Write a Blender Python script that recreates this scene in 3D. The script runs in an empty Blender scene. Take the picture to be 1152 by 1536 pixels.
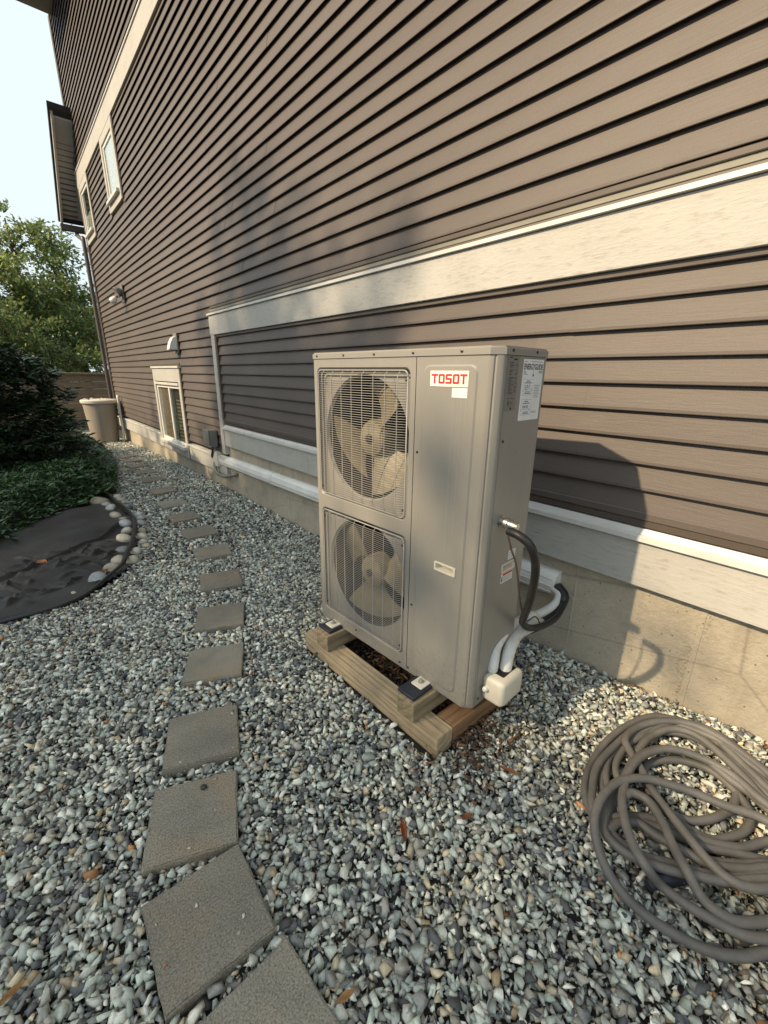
import bpy, bmesh, math, random
import numpy as np
from mathutils import Vector, Matrix

rng = np.random.default_rng(7)
random.seed(7)
SC = bpy.context.scene
COL = SC.collection

# ------------------------------------------------------------------ camera, sky, sun, exposure
cam_d = bpy.data.cameras.new('camera')
cam = bpy.data.objects.new('camera', cam_d)
COL.objects.link(cam)
cam_d.sensor_fit = 'VERTICAL'
cam_d.sensor_height = 36.0
cam_d.lens = 643.81 * 36.0 / 1536.0
cam_d.clip_start = 0.02
cam_d.clip_end = 3000
ROT = Matrix(((0.6458953, -0.24080417, 0.72445332),
              (0.76331095, 0.18722721, -0.61830604),
              (0.0132533, 0.95234412, 0.30473764)))
M4 = ROT.to_4x4()
M4.translation = Vector((0, 0, 1.45))
cam.matrix_world = M4
SC.camera = cam

SUN_TO = Vector((-0.28, -1.0, 0.80)).normalized()          # towards the sun
SUN_EL = math.asin(SUN_TO.z)
world = bpy.data.worlds.new('World')
SC.world = world
world.use_nodes = True
wn = world.node_tree
bg = wn.nodes['Background']
sky = wn.nodes.new('ShaderNodeTexSky')
sky.sky_type = 'NISHITA'
sky.sun_disc = False
sky.sun_elevation = SUN_EL
sky.sun_rotation = math.atan2(SUN_TO.x, SUN_TO.y)
sky.air_density = 1.3
sky.dust_density = 7.0
sky.ozone_density = 1.0
# thin bright summer haze over the whole sky: the clear sky mixed evenly with pale white
hz = wn.nodes.new('ShaderNodeMix'); hz.data_type = 'RGBA'
hz.inputs[0].default_value = 0.85
hz.inputs[7].default_value = (5.0, 5.75, 6.15, 1)
wn.links.new(sky.outputs[0], hz.inputs[6])
wn.links.new(hz.outputs[2], bg.inputs[0])
bg.inputs[1].default_value = 0.145

sun_d = bpy.data.lights.new('sun', 'SUN')
sun_d.energy = 4.9
sun_d.angle = math.radians(0.9)
sun_d.color = (1.0, 0.78, 0.51)
sun = bpy.data.objects.new('sun', sun_d)
COL.objects.link(sun)
sun.rotation_euler = SUN_TO.to_track_quat('Z', 'Y').to_euler()
sun.location = (-4, -12, 14)

vs = SC.view_settings
vs.view_transform = 'Standard'
vs.look = 'None'
vs.gamma = 1.0
vs.exposure = 0.42
vs.use_curve_mapping = False


# ------------------------------------------------------------------ helpers
def sm(t):
    t = np.clip(t, 0, 1)
    return t * t * (3 - 2 * t)


WX = [-30, -12.5, -8, -5.3, -3.5, -1.4, -0.8, -0.6, -0.14, 1.0, 4]
WZ = [-0.25, -0.17, -0.06, -0.02, -0.045, -0.01, 0.035, 0.04, 0.09, 0.11, 0.11]


def gz(x, y):
    """height of the gravel ground"""
    w = np.interp(x, WX, WZ)
    far = -0.028 * np.clip(-6.5 - np.asarray(x), 0, 7)
    return w * sm((np.asarray(y) - 1.35) / 0.6) + far * (1 - sm((np.asarray(y) - 1.35) / 0.6))


def tag(o, label=None, cat=None, group=None, kind=None):
    if label: o['label'] = label
    if cat: o['category'] = cat
    if group: o['group'] = group
    if kind: o['kind'] = kind
    return o


def empty(name, loc, rz=0.0):
    o = bpy.data.objects.new(name, None)
    COL.objects.link(o)
    o.location = loc
    o.rotation_euler = (0, 0, rz)
    o.empty_display_size = 0.1
    return o


def put(name, me, mat=None, parent=None, loc=None, rot=None):
    o = bpy.data.objects.new(name, me)
    COL.objects.link(o)
    if mat is not None and len(me.materials) == 0:
        me.materials.append(mat)
    if parent is not None: o.parent = parent
    if loc is not None: o.location = loc
    if rot is not None: o.rotation_euler = rot
    return o


def from_bm(bm, name, smooth=False):
    me = bpy.data.meshes.new(name)
    bmesh.ops.recalc_face_normals(bm, faces=bm.faces)
    bm.to_mesh(me)
    bm.free()
    if smooth:
        me.polygons.foreach_set('use_smooth', [True] * len(me.polygons))
    return me


def smooth_by_angle(me, deg=35):
    me.polygons.foreach_set('use_smooth', [True] * len(me.polygons))
    bm = bmesh.new(); bm.from_mesh(me)
    lim = math.radians(deg)
    for e in bm.edges:
        if len(e.link_faces) == 2 and e.calc_face_angle(0) > lim:
            e.smooth = False
    bm.to_mesh(me); bm.free()
    return me


def box_me(lo, hi, bev=0.0, seg=1, name='box'):
    bm = bmesh.new()
    bmesh.ops.create_cube(bm, size=1)
    lo = Vector(lo); hi = Vector(hi)
    for v in bm.verts:
        v.co = Vector((lo[i] + (hi[i] - lo[i]) * (v.co[i] + 0.5) for i in range(3)))
    if bev > 0:
        bmesh.ops.bevel(bm, geom=list(bm.edges), offset=bev, segments=seg, affect='EDGES', profile=0.5)
    return from_bm(bm, name)


def box(name, lo, hi, mat, parent=None, bev=0.0, seg=1):
    """box given in the parent's frame"""
    me = box_me(lo, hi, bev, seg, name)
    if seg > 1: smooth_by_angle(me, 40)
    return put(name, me, mat, parent)


def multi_me(boxes, name='boxes', bev=0.0):
    bm = bmesh.new()
    for lo, hi in boxes:
        r = bmesh.ops.create_cube(bm, size=1)
        for v in r['verts']:
            v.co = Vector((lo[i] + (hi[i] - lo[i]) * (v.co[i] + 0.5) for i in range(3)))
        if bev > 0:
            es = list({e for v in r['verts'] for e in v.link_edges})
            bmesh.ops.bevel(bm, geom=es, offset=bev, segments=1, affect='EDGES')
    return from_bm(bm, name)


def prism_me(poly, a0, a1, axis='x', name='prism', caps=True):
    """poly: list of 2D points; axis x -> (y,z), y -> (x,z), z -> (x,y)"""
    n = len(poly)

    def P(p, a):
        if axis == 'x': return (a, p[0], p[1])
        if axis == 'y': return (p[0], a, p[1])
        return (p[0], p[1], a)
    vs_ = [P(p, a0) for p in poly] + [P(p, a1) for p in poly]
    fs = [(i, (i + 1) % n, n + (i + 1) % n, n + i) for i in range(n)]
    if caps:
        fs += [tuple(range(n - 1, -1, -1)), tuple(range(n, 2 * n))]
    me = bpy.data.meshes.new(name)
    me.from_pydata(vs_, [], fs)
    bm = bmesh.new(); bm.from_mesh(me)
    bmesh.ops.recalc_face_normals(bm, faces=bm.faces)
    bm.to_mesh(me); bm.free()
    return me


def catmull(pts, per=8):
    P = [Vector(p) for p in pts]
    P = [P[0] * 2 - P[1]] + P + [P[-1] * 2 - P[-2]]
    out = []
    for i in range(1, len(P) - 2):
        a, b, c, d = P[i - 1:i + 3]
        for k in range(per):
            t = k / per
            out.append(0.5 * ((2 * b) + (c - a) * t + (2 * a - 5 * b + 4 * c - d) * t * t + (3 * b - a - 3 * c + d) * t ** 3))
    out.append(P[-2])
    return out


def tube_arrays(path, rad, seg=8, base=0):
    path = [Vector(p) for p in path]
    n = len(path)
    rad = rad if hasattr(rad, '__len__') else [rad] * n
    t0 = (path[1] - path[0]).normalized()
    up = Vector((0, 0, 1)) if abs(t0.z) < 0.9 else Vector((1, 0, 0))
    nrm = t0.cross(up).normalized()
    V = []; F = []
    for i in range(n):
        t = (path[min(i + 1, n - 1)] - path[max(i - 1, 0)]).normalized()
        nrm = (nrm - t * nrm.dot(t)).normalized()
        b = t.cross(nrm)
        for k in range(seg):
            a = 2 * math.pi * k / seg
            V.append(path[i] + (nrm * math.cos(a) + b * math.sin(a)) * rad[i])
    for i in range(n - 1):
        for k in range(seg):
            k2 = (k + 1) % seg
            F.append((base + i * seg + k, base + i * seg + k2, base + (i + 1) * seg + k2, base + (i + 1) * seg + k))
    F.append(tuple(base + k for k in range(seg - 1, -1, -1)))
    F.append(tuple(base + (n - 1) * seg + k for k in range(seg)))
    return V, F


def tube_me(path, rad, seg=8, name='tube'):
    V, F = tube_arrays(path, rad, seg)
    me = bpy.data.meshes.new(name)
    me.from_pydata([tuple(v) for v in V], [], F)
    me.polygons.foreach_set('use_smooth', [len(f) == 4 for f in F])
    return me


def lathe_me(prof, seg=24, name='lathe', center=(0, 0)):
    """prof list of (r,z)"""
    V = []; F = []
    for r, z in prof:
        for k in range(seg):
            a = 2 * math.pi * k / seg
            V.append((center[0] + r * math.cos(a), center[1] + r * math.sin(a), z))
    for i in range(len(prof) - 1):
        for k in range(seg):
            k2 = (k + 1) % seg
            F.append((i * seg + k, i * seg + k2, (i + 1) * seg + k2, (i + 1) * seg + k))
    F.append(tuple(range(seg - 1, -1, -1)))
    F.append(tuple(range((len(prof) - 1) * seg, len(prof) * seg)))
    me = bpy.data.meshes.new(name)
    me.from_pydata(V, [], F)
    return smooth_by_angle(me, 35)


def arrays_me(name, V, F, col=None, smooth=False):
    """V (n,3), F (m,k) same k"""
    V = np.asarray(V, np.float32); F = np.asarray(F, np.int32)
    me = bpy.data.meshes.new(name)
    me.vertices.add(len(V)); me.vertices.foreach_set('co', V.ravel())
    m, k = F.shape
    me.loops.add(m * k); me.loops.foreach_set('vertex_index', F.ravel())
    me.polygons.add(m)
    me.polygons.foreach_set('loop_start', np.arange(0, m * k, k, dtype=np.int32))
    me.polygons.foreach_set('loop_total', np.full(m, k, np.int32))
    if smooth:
        me.polygons.foreach_set('use_smooth', np.ones(m, bool))
    if col is not None:
        at = me.attributes.new('tint', 'FLOAT_COLOR', 'POINT')
        c4 = np.ones((len(V), 4), np.float32); c4[:, :3] = col
        at.data.foreach_set('color', c4.ravel())
    me.update()
    me.validate()
    return me


# ------------------------------------------------------------------ materials
class NT:
    def __init__(self, name):
        self.m = bpy.data.materials.new(name)
        self.m.use_nodes = True
        self.t = self.m.node_tree
        self.p = self.t.nodes['Principled BSDF']
        self.tc = self.t.nodes.new('ShaderNodeTexCoord')

    def n(self, typ, **kw):
        nd = self.t.nodes.new(typ)
        for k, v in kw.items(): setattr(nd, k, v)
        return nd

    def l(self, a, b): self.t.links.new(a, b)

    def mapping(self, scale=(1, 1, 1), src='Object'):
        mp = self.n('ShaderNodeMapping')
        mp.inputs['Scale'].default_value = scale
        self.l(self.tc.outputs[src], mp.inputs[0])
        return mp.outputs[0]

    def noise(self, scale, stretch=(1, 1, 1), detail=5, rough=0.6, src='Object'):
        nz = self.n('ShaderNodeTexNoise')
        nz.inputs['Scale'].default_value = scale
        nz.inputs['Detail'].default_value = detail
        nz.inputs['Roughness'].default_value = rough
        self.l(self.mapping(stretch, src), nz.inputs['Vector'])
        return nz.outputs['Fac']

    def ramp(self, fac, stops):
        r = self.n('ShaderNodeValToRGB')
        el = r.color_ramp.elements
        while len(el) < len(stops): el.new(0.5)
        for e, (p, c) in zip(el, stops):
            e.position = p
            e.color = (c, c, c, 1) if not hasattr(c, '__len__') else (*c[:3], 1)
        self.l(fac, r.inputs[0])
        return r.outputs['Color']

    def mix(self, fac, a, b, mode='MIX'):
        m = self.n('ShaderNodeMix', data_type='RGBA', blend_type=mode)
        for s, v in ((m.inputs[0], fac), (m.inputs[6], a), (m.inputs[7], b)):
            if hasattr(v, 'links'): self.l(v, s)
            elif hasattr(v, '__len__'): s.default_value = (*v[:3], 1)
            else: s.default_value = v
        return m.outputs[2]

    def bump(self, height, strength=0.3, dist=0.01, prev=None):
        b = self.n('ShaderNodeBump')
        b.inputs['Strength'].default_value = strength
        b.inputs['Distance'].default_value = dist
        self.l(height, b.inputs['Height'])
        if prev is not None: self.l(prev, b.inputs['Normal'])
        self.l(b.outputs[0], self.p.inputs['Normal'])
        return b.outputs[0]

    def base(self, c):
        if hasattr(c, 'links'): self.l(c, self.p.inputs['Base Color'])
        else: self.p.inputs['Base Color'].default_value = (*c[:3], 1)

    def rough(self, r):
        if hasattr(r, 'links'): self.l(r, self.p.inputs['Roughness'])
        else: self.p.inputs['Roughness'].default_value = r


def simple(name, c1, c2=None, scale=8, rough=0.6, bump=0.0, bscale=60, stretch=(1, 1, 1), metal=0.0, lo=0.35, hi=0.65, spec=None):
    t = NT(name)
    if c2 is None:
        c2 = tuple(x * 0.86 for x in c1)
    f = t.noise(scale, stretch)
    t.base(t.ramp(f, [(lo, c1), (hi, c2)]))
    t.rough(rough)
    t.p.inputs['Metallic'].default_value = metal
    if spec is not None: t.p.inputs['Specular IOR Level'].default_value = spec
    if bump > 0:
        t.bump(t.noise(bscale, stretch, 4), bump, 0.004)
    return t.m


def m_siding():
    t = NT('vinyl_siding')
    info = t.n('ShaderNodeObjectInfo')
    big = t.noise(0.9, (1, 1, 1.6), 4)
    fine = t.noise(90, (0.12, 1, 1), 3)
    spk = t.noise(240, (1, 1, 1), 2)
    c = t.ramp(big, [(0.3, (0.082, 0.067, 0.058)), (0.7, (0.104, 0.086, 0.075))])
    c = t.mix(t.ramp(fine, [(0.35, 0.0), (0.75, 0.15)]), c, (0.145, 0.122, 0.108))
    c = t.mix(t.ramp(spk, [(0.70, 0.0), (0.76, 0.5)]), c, (0.26, 0.23, 0.20))
    hv = t.n('ShaderNodeHueSaturation')
    mr = t.n('ShaderNodeMapRange')
    mr.inputs['To Min'].default_value = 0.93; mr.inputs['To Max'].default_value = 1.06
    t.l(info.outputs['Random'], mr.inputs['Value'])
    t.l(mr.outputs[0], hv.inputs['Value'])
    t.l(c, hv.inputs['Color'])
    t.base(hv.outputs[0])
    t.rough(0.52)
    t.p.inputs['Specular IOR Level'].default_value = 0.35
    b = t.bump(t.noise(130, (0.09, 1, 1), 4), 0.25, 0.003)
    t.bump(t.noise(420, (0.5, 1, 1), 3), 0.25, 0.0015, b)
    return t.m


def m_trim(name='painted_trim', c=(0.44, 0.428, 0.39)):
    t = NT(name)
    g = t.noise(75, (0.22, 1, 1), 5, 0.65)
    d = t.noise(2.2, (1, 1, 1), 6, 0.7)
    st = t.noise(5, (1, 1, 0.25), 5, 0.7)
    col = t.ramp(d, [(0.35, c), (0.68, tuple(x * 0.86 for x in c))])
    col = t.mix(t.ramp(g, [(0.54, 0.0), (0.70, 0.45)]), col, (0.22, 0.20, 0.165))
    col = t.mix(t.ramp(st, [(0.62, 0.0), (0.8, 0.25)]), col, (0.42, 0.38, 0.30))
    t.base(col)
    t.rough(0.62)
    t.bump(g, 0.5, 0.004)
    return t.m


def m_concrete(name='foundation_concrete', c1=(0.50, 0.445, 0.345), c2=(0.27, 0.24, 0.185)):
    t = NT(name)
    big = t.noise(1.6, (1, 1, 1), 8, 0.68)
    mid = t.noise(9, (1, 1, 1), 6, 0.7)
    drip = t.noise(7, (1, 1, 0.12), 5, 0.6)
    pit = t.n('ShaderNodeTexVoronoi'); pit.inputs['Scale'].default_value = 26
    t.l(t.mapping((1, 1, 1)), pit.inputs['Vector'])
    col = t.ramp(big, [(0.30, c1), (0.70, c2)])
    col = t.mix(t.ramp(mid, [(0.42, 0.0), (0.72, 0.45)]), col, (0.42, 0.38, 0.31))
    col = t.mix(t.ramp(drip, [(0.55, 0.0), (0.75, 0.42)]), col, (0.16, 0.145, 0.12))
    col = t.mix(t.ramp(t.noise(3.3, (1, 1, 1.4), 6, 0.75), [(0.56, 0.0), (0.72, 0.55)]), col, (0.20, 0.185, 0.155))
    col = t.mix(t.ramp(t.noise(110, (1, 1, 1), 4, 0.75), [(0.52, 0.0), (0.72, 0.5)]), col, (0.24, 0.205, 0.15))
    vc = t.n('ShaderNodeTexVoronoi', feature='DISTANCE_TO_EDGE'); vc.inputs['Scale'].default_value = 1.15
    t.l(t.mapping((1, 1, 1)), vc.inputs['Vector'])
    col = t.mix(t.ramp(vc.outputs['Distance'], [(0.0, 0.45), (0.006, 0.0)]), col, (0.12, 0.105, 0.085))
    col = t.mix(t.ramp(pit.outputs['Distance'], [(0.05, 0.75), (0.13, 0.0)]), col, (0.10, 0.09, 0.075))
    t.base(col)
    t.rough(0.88)
    b = t.bump(t.noise(38, (1, 1, 1), 8, 0.7), 0.8, 0.010)
    t.bump(t.ramp(pit.outputs['Distance'], [(0.03, 0.0), (0.12, 1.0)]), 0.5, 0.006, b)
    return t.m


def m_unit(name='beige_powder_coat', c=(0.262, 0.248, 0.218)):
    t = NT(name)
    d = t.noise(3.0, (1, 1, 0.5), 6, 0.7)
    s = t.noise(14, (1, 1, 0.06), 5, 0.7)
    f = t.noise(500, (1, 1, 1), 2)
    col = t.ramp(d, [(0.3, c), (0.72, tuple(x * 0.9 for x in c))])
    col = t.mix(t.ramp(s, [(0.55, 0.0), (0.8, 0.20)]), col, tuple(min(1, x * 1.35) for x in c))
    t.base(col)
    sp_ = t.noise(60, (1, 1, 1), 4, 0.7)
    sx = t.n('ShaderNodeSeparateXYZ'); t.l(t.tc.outputs['Object'], sx.inputs[0])
    mz = t.n('ShaderNodeMapRange'); mz.inputs['From Min'].default_value = 0.0; mz.inputs['From Max'].default_value = 0.30
    mz.inputs['To Min'].default_value = 0.20; mz.inputs['To Max'].default_value = 0.0
    t.l(sx.outputs['Z'], mz.inputs['Value'])
    ad = t.n('ShaderNodeMath', operation='ADD'); t.l(sp_, ad.inputs[0]); t.l(mz.outputs[0], ad.inputs[1])
    col2 = t.mix(t.ramp(ad.outputs[0], [(0.60, 0.0), (0.78, 0.55)]), col, (0.20, 0.17, 0.125))
    t.base(col2)
    t.rough(t.ramp(d, [(0.2, 0.34), (0.8, 0.50)]))
    t.p.inputs['Specular IOR Level'].default_value = 0.5
    t.bump(f, 0.08, 0.001)
    return t.m


def m_wood(name, c1, c2, c3, axis=(0.05, 1, 1), dirty=0.45):
    t = NT(name)
    info = t.n('ShaderNodeObjectInfo')
    warp = t.noise(5, tuple(0.25 if a < 0.5 else 1 for a in axis), 3)
    wv = t.n('ShaderNodeTexWave', wave_type='RINGS', rings_direction='X' if axis[0] < 0.5 else 'Y')
    wv.inputs['Scale'].default_value = 9
    wv.inputs['Distortion'].default_value = 11
    wv.inputs['Detail'].default_value = 3
    wv.inputs['Detail Scale'].default_value = 0.8
    t.l(t.mapping(tuple(0.10 if a < 0.5 else 1 for a in axis)), wv.inputs['Vector'])
    fib = t.noise(120, axis, 5, 0.65)
    blot = t.noise(6, (1, 1, 1), 6, 0.7)
    col = t.ramp(wv.outputs['Fac'], [(0.0, c2), (0.22, tuple(0.5 * (a + b) for a, b in zip(c1, c2))), (0.7, c1)])
    col = t.mix(t.ramp(fib, [(0.50, 0.0), (0.72, 0.75)]), col, tuple(x * 0.30 for x in c1))
    col = t.mix(t.ramp(blot, [(0.48, 0.0), (0.75, dirty)]), col, (0.10, 0.085, 0.045))
    t.base(col)
    t.rough(0.88)
    b = t.bump(wv.outputs['Fac'], 0.25, 0.004)
    t.bump(fib, 0.6, 0.005, b)
    return t.m


def m_paver():
    t = NT('paver_concrete')
    info = t.n('ShaderNodeObjectInfo')
    _map = t.mapping

    def mapped(scale=(1, 1, 1), src='Object'):
        o_ = _map(scale, src)
        vm = t.n('ShaderNodeVectorMath', operation='ADD')
        sc_ = t.n('ShaderNodeVectorMath', operation='SCALE')
        t.l(info.outputs['Location'], sc_.inputs[0]); sc_.inputs['Scale'].default_value = 7.3
        t.l(o_, vm.inputs[0]); t.l(sc_.outputs[0], vm.inputs[1])
        return vm.outputs[0]
    t.mapping = mapped
    g = t.noise(190, (1, 1, 1), 3, 0.7)
    d = t.noise(6, (1, 1, 1), 6, 0.65)
    e = t.noise(3.1, (1, 1, 1), 4, 0.6)
    col = t.ramp(d, [(0.32, (0.29, 0.262, 0.205)), (0.7, (0.185, 0.172, 0.14))])
    col = t.mix(t.ramp(e, [(0.52, 0.0), (0.68, 0.65)]), col, (0.33, 0.24, 0.15))
    col = t.mix(t.ramp(g, [(0.40, 0.5), (0.5, 0.0)]), col, (0.045, 0.043, 0.037))
    col = t.mix(t.ramp(g, [(0.54, 0.0), (0.64, 0.5)]), col, (0.38, 0.36, 0.30))
    hv = t.n('ShaderNodeHueSaturation')
    mr = t.n('ShaderNodeMapRange')
    mr.inputs['To Min'].default_value = 0.85; mr.inputs['To Max'].default_value = 1.15
    t.l(info.outputs['Random'], mr.inputs['Value']); t.l(mr.outputs[0], hv.inputs['Value'])
    t.l(col, hv.inputs['Color'])
    t.base(hv.outputs[0])
    t.rough(0.9)
    t.bump(g, 0.4, 0.003)
    return t.m


def m_tint(name, rough=0.8, nscale=60, amount=0.35, bump=0.3, bscale=140, trans=0.0, spec=0.4):
    t = NT(name)
    at = t.n('ShaderNodeAttribute', attribute_name='tint')
    nz = t.noise(nscale, (1, 1, 1), 5, 0.65)
    hv = t.n('ShaderNodeHueSaturation')
    mr = t.n('ShaderNodeMapRange')
    mr.inputs['From Min'].default_value = 0.25; mr.inputs['From Max'].default_value = 0.75
    mr.inputs['To Min'].default_value = 1 - amount; mr.inputs['To Max'].default_value = 1 + amount
    t.l(nz, mr.inputs['Value']); t.l(mr.outputs[0], hv.inputs['Value'])
    t.l(at.outputs['Color'], hv.inputs['Color'])
    t.base(hv.outputs[0])
    t.rough(rough)
    t.p.inputs['Specular IOR Level'].default_value = spec
    if bump > 0: t.bump(t.noise(bscale, (1, 1, 1), 4), bump, 0.003)
    if trans > 0:
        tr = t.n('ShaderNodeBsdfTranslucent')
        t.l(hv.outputs[0], tr.inputs['Color'])
        mx = t.n('ShaderNodeMixShader'); mx.inputs[0].default_value = trans
        out = t.t.nodes['Material Output']
        t.l(t.p.outputs[0], mx.inputs[1]); t.l(tr.outputs[0], mx.inputs[2])
        t.l(mx.outputs[0], out.inputs['Surface'])
    return t.m


def m_glass():
    t = NT('window_glass')
    out = t.t.nodes['Material Output']
    lw = t.n('ShaderNodeLayerWeight'); lw.inputs['Blend'].default_value = 0.5
    fr = t.n('ShaderNodeMath', operation='POWER'); fr.inputs[1].default_value = 4.0
    t.l(lw.outputs['Facing'], fr.inputs[0])
    gl = t.n('ShaderNodeBsdfGlossy'); gl.inputs['Roughness'].default_value = 0.02
    tr = t.n('ShaderNodeBsdfTransparent'); tr.inputs[0].default_value = (0.93, 0.96, 0.94, 1)
    mx = t.n('ShaderNodeMixShader')
    ad = t.n('ShaderNodeMath', operation='MULTIPLY_ADD')
    ad.inputs[1].default_value = 1.0; ad.inputs[2].default_value = 0.06
    t.l(fr.outputs[0], ad.inputs[0]); t.l(ad.outputs[0], mx.inputs[0])
    t.l(tr.outputs[0], mx.inputs[1]); t.l(gl.outputs[0], mx.inputs[2])
    t.l(mx.outputs[0], out.inputs['Surface'])
    return t.m


MAT = {}
MAT['siding'] = m_siding()
MAT['channel'] = simple('brown_channel_trim', (0.085, 0.066, 0.052), (0.07, 0.055, 0.045), 5, 0.5)
MAT['sheath'] = simple('wall_sheathing', (0.02, 0.018, 0.016), None, 5, 0.9)
MAT['trim'] = m_trim()
MAT['flash'] = simple('white_flashing', (0.60, 0.588, 0.55), (0.50, 0.488, 0.45), 4, 0.38, 0.05, 30)
MAT['flashdark'] = simple('shaded_flashing', (0.23, 0.22, 0.175), (0.17, 0.165, 0.13), 4, 0.5)  # olive flashing tone, darkened to hold the channel's shade
MAT['concrete'] = m_concrete()
MAT['unit'] = m_unit()
MAT['unit_dark'] = simple('chamber_shade_black', (0.005, 0.005, 0.006), (0.009, 0.009, 0.009), 12, 0.6)  # near-black: deep shade inside the fan chamber is put into the colour
MAT['wire'] = simple('grille_wire_coating', (0.33, 0.32, 0.295), (0.27, 0.26, 0.24), 20, 0.35)
MAT['blade'] = simple('cream_fan_plastic', (0.225, 0.19, 0.118), (0.13, 0.108, 0.064), 9, 0.5, 0.05, 60)
MAT['streak'] = simple('dried_water_mark', (0.325, 0.308, 0.27), (0.285, 0.27, 0.236), 20, 0.6)
MAT['screw'] = simple('dark_screw', (0.08, 0.07, 0.06), None, 30, 0.35, metal=0.8)
MAT['steel'] = simple('zinc_plated_steel', (0.55, 0.53, 0.48), (0.38, 0.37, 0.34), 25, 0.32, 0.1, 70, metal=0.9)
MAT['cream'] = simple('cream_plastic', (0.66, 0.61, 0.50), (0.58, 0.54, 0.44), 8, 0.45)
MAT['white'] = simple('white_plastic', (0.74, 0.73, 0.68), (0.62, 0.61, 0.57), 4, 0.42, 0.04, 40)
MAT['insul'] = simple('white_pipe_wrap', (0.66, 0.66, 0.63), (0.54, 0.535, 0.50), 20, 0.45, 0.12, 60)
MAT['rubber'] = simple('black_rubber', (0.011, 0.011, 0.011), (0.02, 0.019, 0.018), 10, 0.45, 0.2, 50)
MAT['navy'] = simple('navy_rubber_pad', (0.012, 0.016, 0.026), (0.02, 0.024, 0.034), 20, 0.6, 0.3, 80)
MAT['grey_box'] = simple('grey_enclosure_paint', (0.20, 0.195, 0.18), (0.15, 0.147, 0.135), 8, 0.45)
MAT['red'] = simple('red_print', (0.52, 0.02, 0.025), None, 5, 0.5)
MAT['ink'] = simple('black_print', (0.015, 0.015, 0.015), None, 5, 0.5)
MAT['paper'] = simple('white_label_paper', (0.74, 0.75, 0.74), (0.66, 0.67, 0.66), 10, 0.5)
MAT['creampaper'] = simple('cream_label_paper', (0.86, 0.80, 0.68), (0.80, 0.74, 0.62), 10, 0.45)
MAT['greylabel'] = simple('grey_data_label', (0.20, 0.195, 0.175), (0.17, 0.165, 0.15), 20, 0.4)
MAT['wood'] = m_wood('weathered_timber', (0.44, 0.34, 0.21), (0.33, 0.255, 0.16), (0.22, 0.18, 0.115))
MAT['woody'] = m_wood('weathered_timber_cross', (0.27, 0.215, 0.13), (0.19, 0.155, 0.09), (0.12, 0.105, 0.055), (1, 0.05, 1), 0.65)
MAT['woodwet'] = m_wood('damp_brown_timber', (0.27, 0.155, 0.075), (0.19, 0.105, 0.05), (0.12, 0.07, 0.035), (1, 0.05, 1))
MAT['paver'] = m_paver()
MAT['stone'] = m_tint('crushed_gravel', 0.82, 70, 0.32, 0.35, 160)
MAT['river'] = m_tint('river_stone', 0.62, 22, 0.28, 0.2, 60)
MAT['bark'] = m_tint('bark_mulch', 0.9, 40, 0.4, 0.5, 90)
MAT['leaf'] = m_tint('tree_leaf', 0.5, 3, 0.25, 0.0, trans=0.35)
MAT['darkleaf'] = m_tint('glossy_evergreen_leaf', 0.34, 6, 0.25, 0.0, trans=0.12)
MAT['barktrunk'] = simple('tree_bark', (0.10, 0.078, 0.055), (0.055, 0.043, 0.03), 9, 0.9, 0.6, 22, (1, 1, 0.2))
MAT['soil'] = simple('dark_soil', (0.040, 0.036, 0.031), (0.022, 0.02, 0.017), 18, 0.95, 0.6, 60)
MAT['hose'] = simple('grey_rubber_hose', (0.128, 0.123, 0.114), (0.084, 0.081, 0.076), 11, 0.6, 0.25, 160)
MAT['bin'] = simple('taupe_bin_plastic', (0.36, 0.31, 0.25), (0.27, 0.235, 0.19), 4, 0.55, 0.05, 30, (1, 1, 0.15))
MAT['binlid'] = simple('pale_bin_lid', (0.60, 0.55, 0.47), (0.48, 0.44, 0.38), 4, 0.5)
MAT['plank'] = m_wood('old_retaining_plank', (0.27, 0.20, 0.125), (0.20, 0.148, 0.092), (0.125, 0.092, 0.057), (1, 0.05, 1))
MAT['patio'] = m_concrete('pale_patio_concrete', (0.42, 0.40, 0.36), (0.32, 0.30, 0.27))
MAT['roofing'] = simple('dark_shingles', (0.04, 0.037, 0.034), (0.025, 0.023, 0.021), 16, 0.9, 0.5, 40)
MAT['soffit'] = simple('grey_brown_soffit', (0.38, 0.36, 0.325), (0.32, 0.305, 0.275), 3, 0.6)
MAT['downspout'] = simple('brown_downspout', (0.09, 0.07, 0.056), (0.07, 0.055, 0.045), 3, 0.45)
MAT['glass'] = m_glass()
MAT['white_backing'] = simple('sky_white_backing', (0.80, 0.79, 0.75), (0.74, 0.73, 0.69), 3, 0.7)  # white that gives the upper pane its sky reflection by colour
MAT['room'] = simple('dim_room', (0.045, 0.035, 0.028), (0.03, 0.025, 0.02), 3, 0.9)
MAT['curtain'] = simple('brown_curtain', (0.34, 0.26, 0.20), (0.22, 0.165, 0.125), 9, 0.9, 0, 5, (1, 1, 0.05))
MAT['sash'] = simple('white_vinyl_frame', (0.74, 0.72, 0.66), (0.66, 0.64, 0.58), 4, 0.4)


def m_fabric():
    t = NT('black_landscape_fabric')
    wv = t.noise(420, (1, 0.3, 1), 2)
    d = t.noise(3.5, (1, 1, 1), 6, 0.7)
    col = t.ramp(d, [(0.35, (0.020, 0.019, 0.018)), (0.7, (0.044, 0.041, 0.037))])
    t.base(col); t.rough(0.62)
    b = t.bump(wv, 0.25, 0.002)
    t.bump(t.noise(16, (1, 0.5, 1), 5), 0.35, 0.02, b)
    return t.m


MAT['fabric'] = m_fabric()


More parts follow.
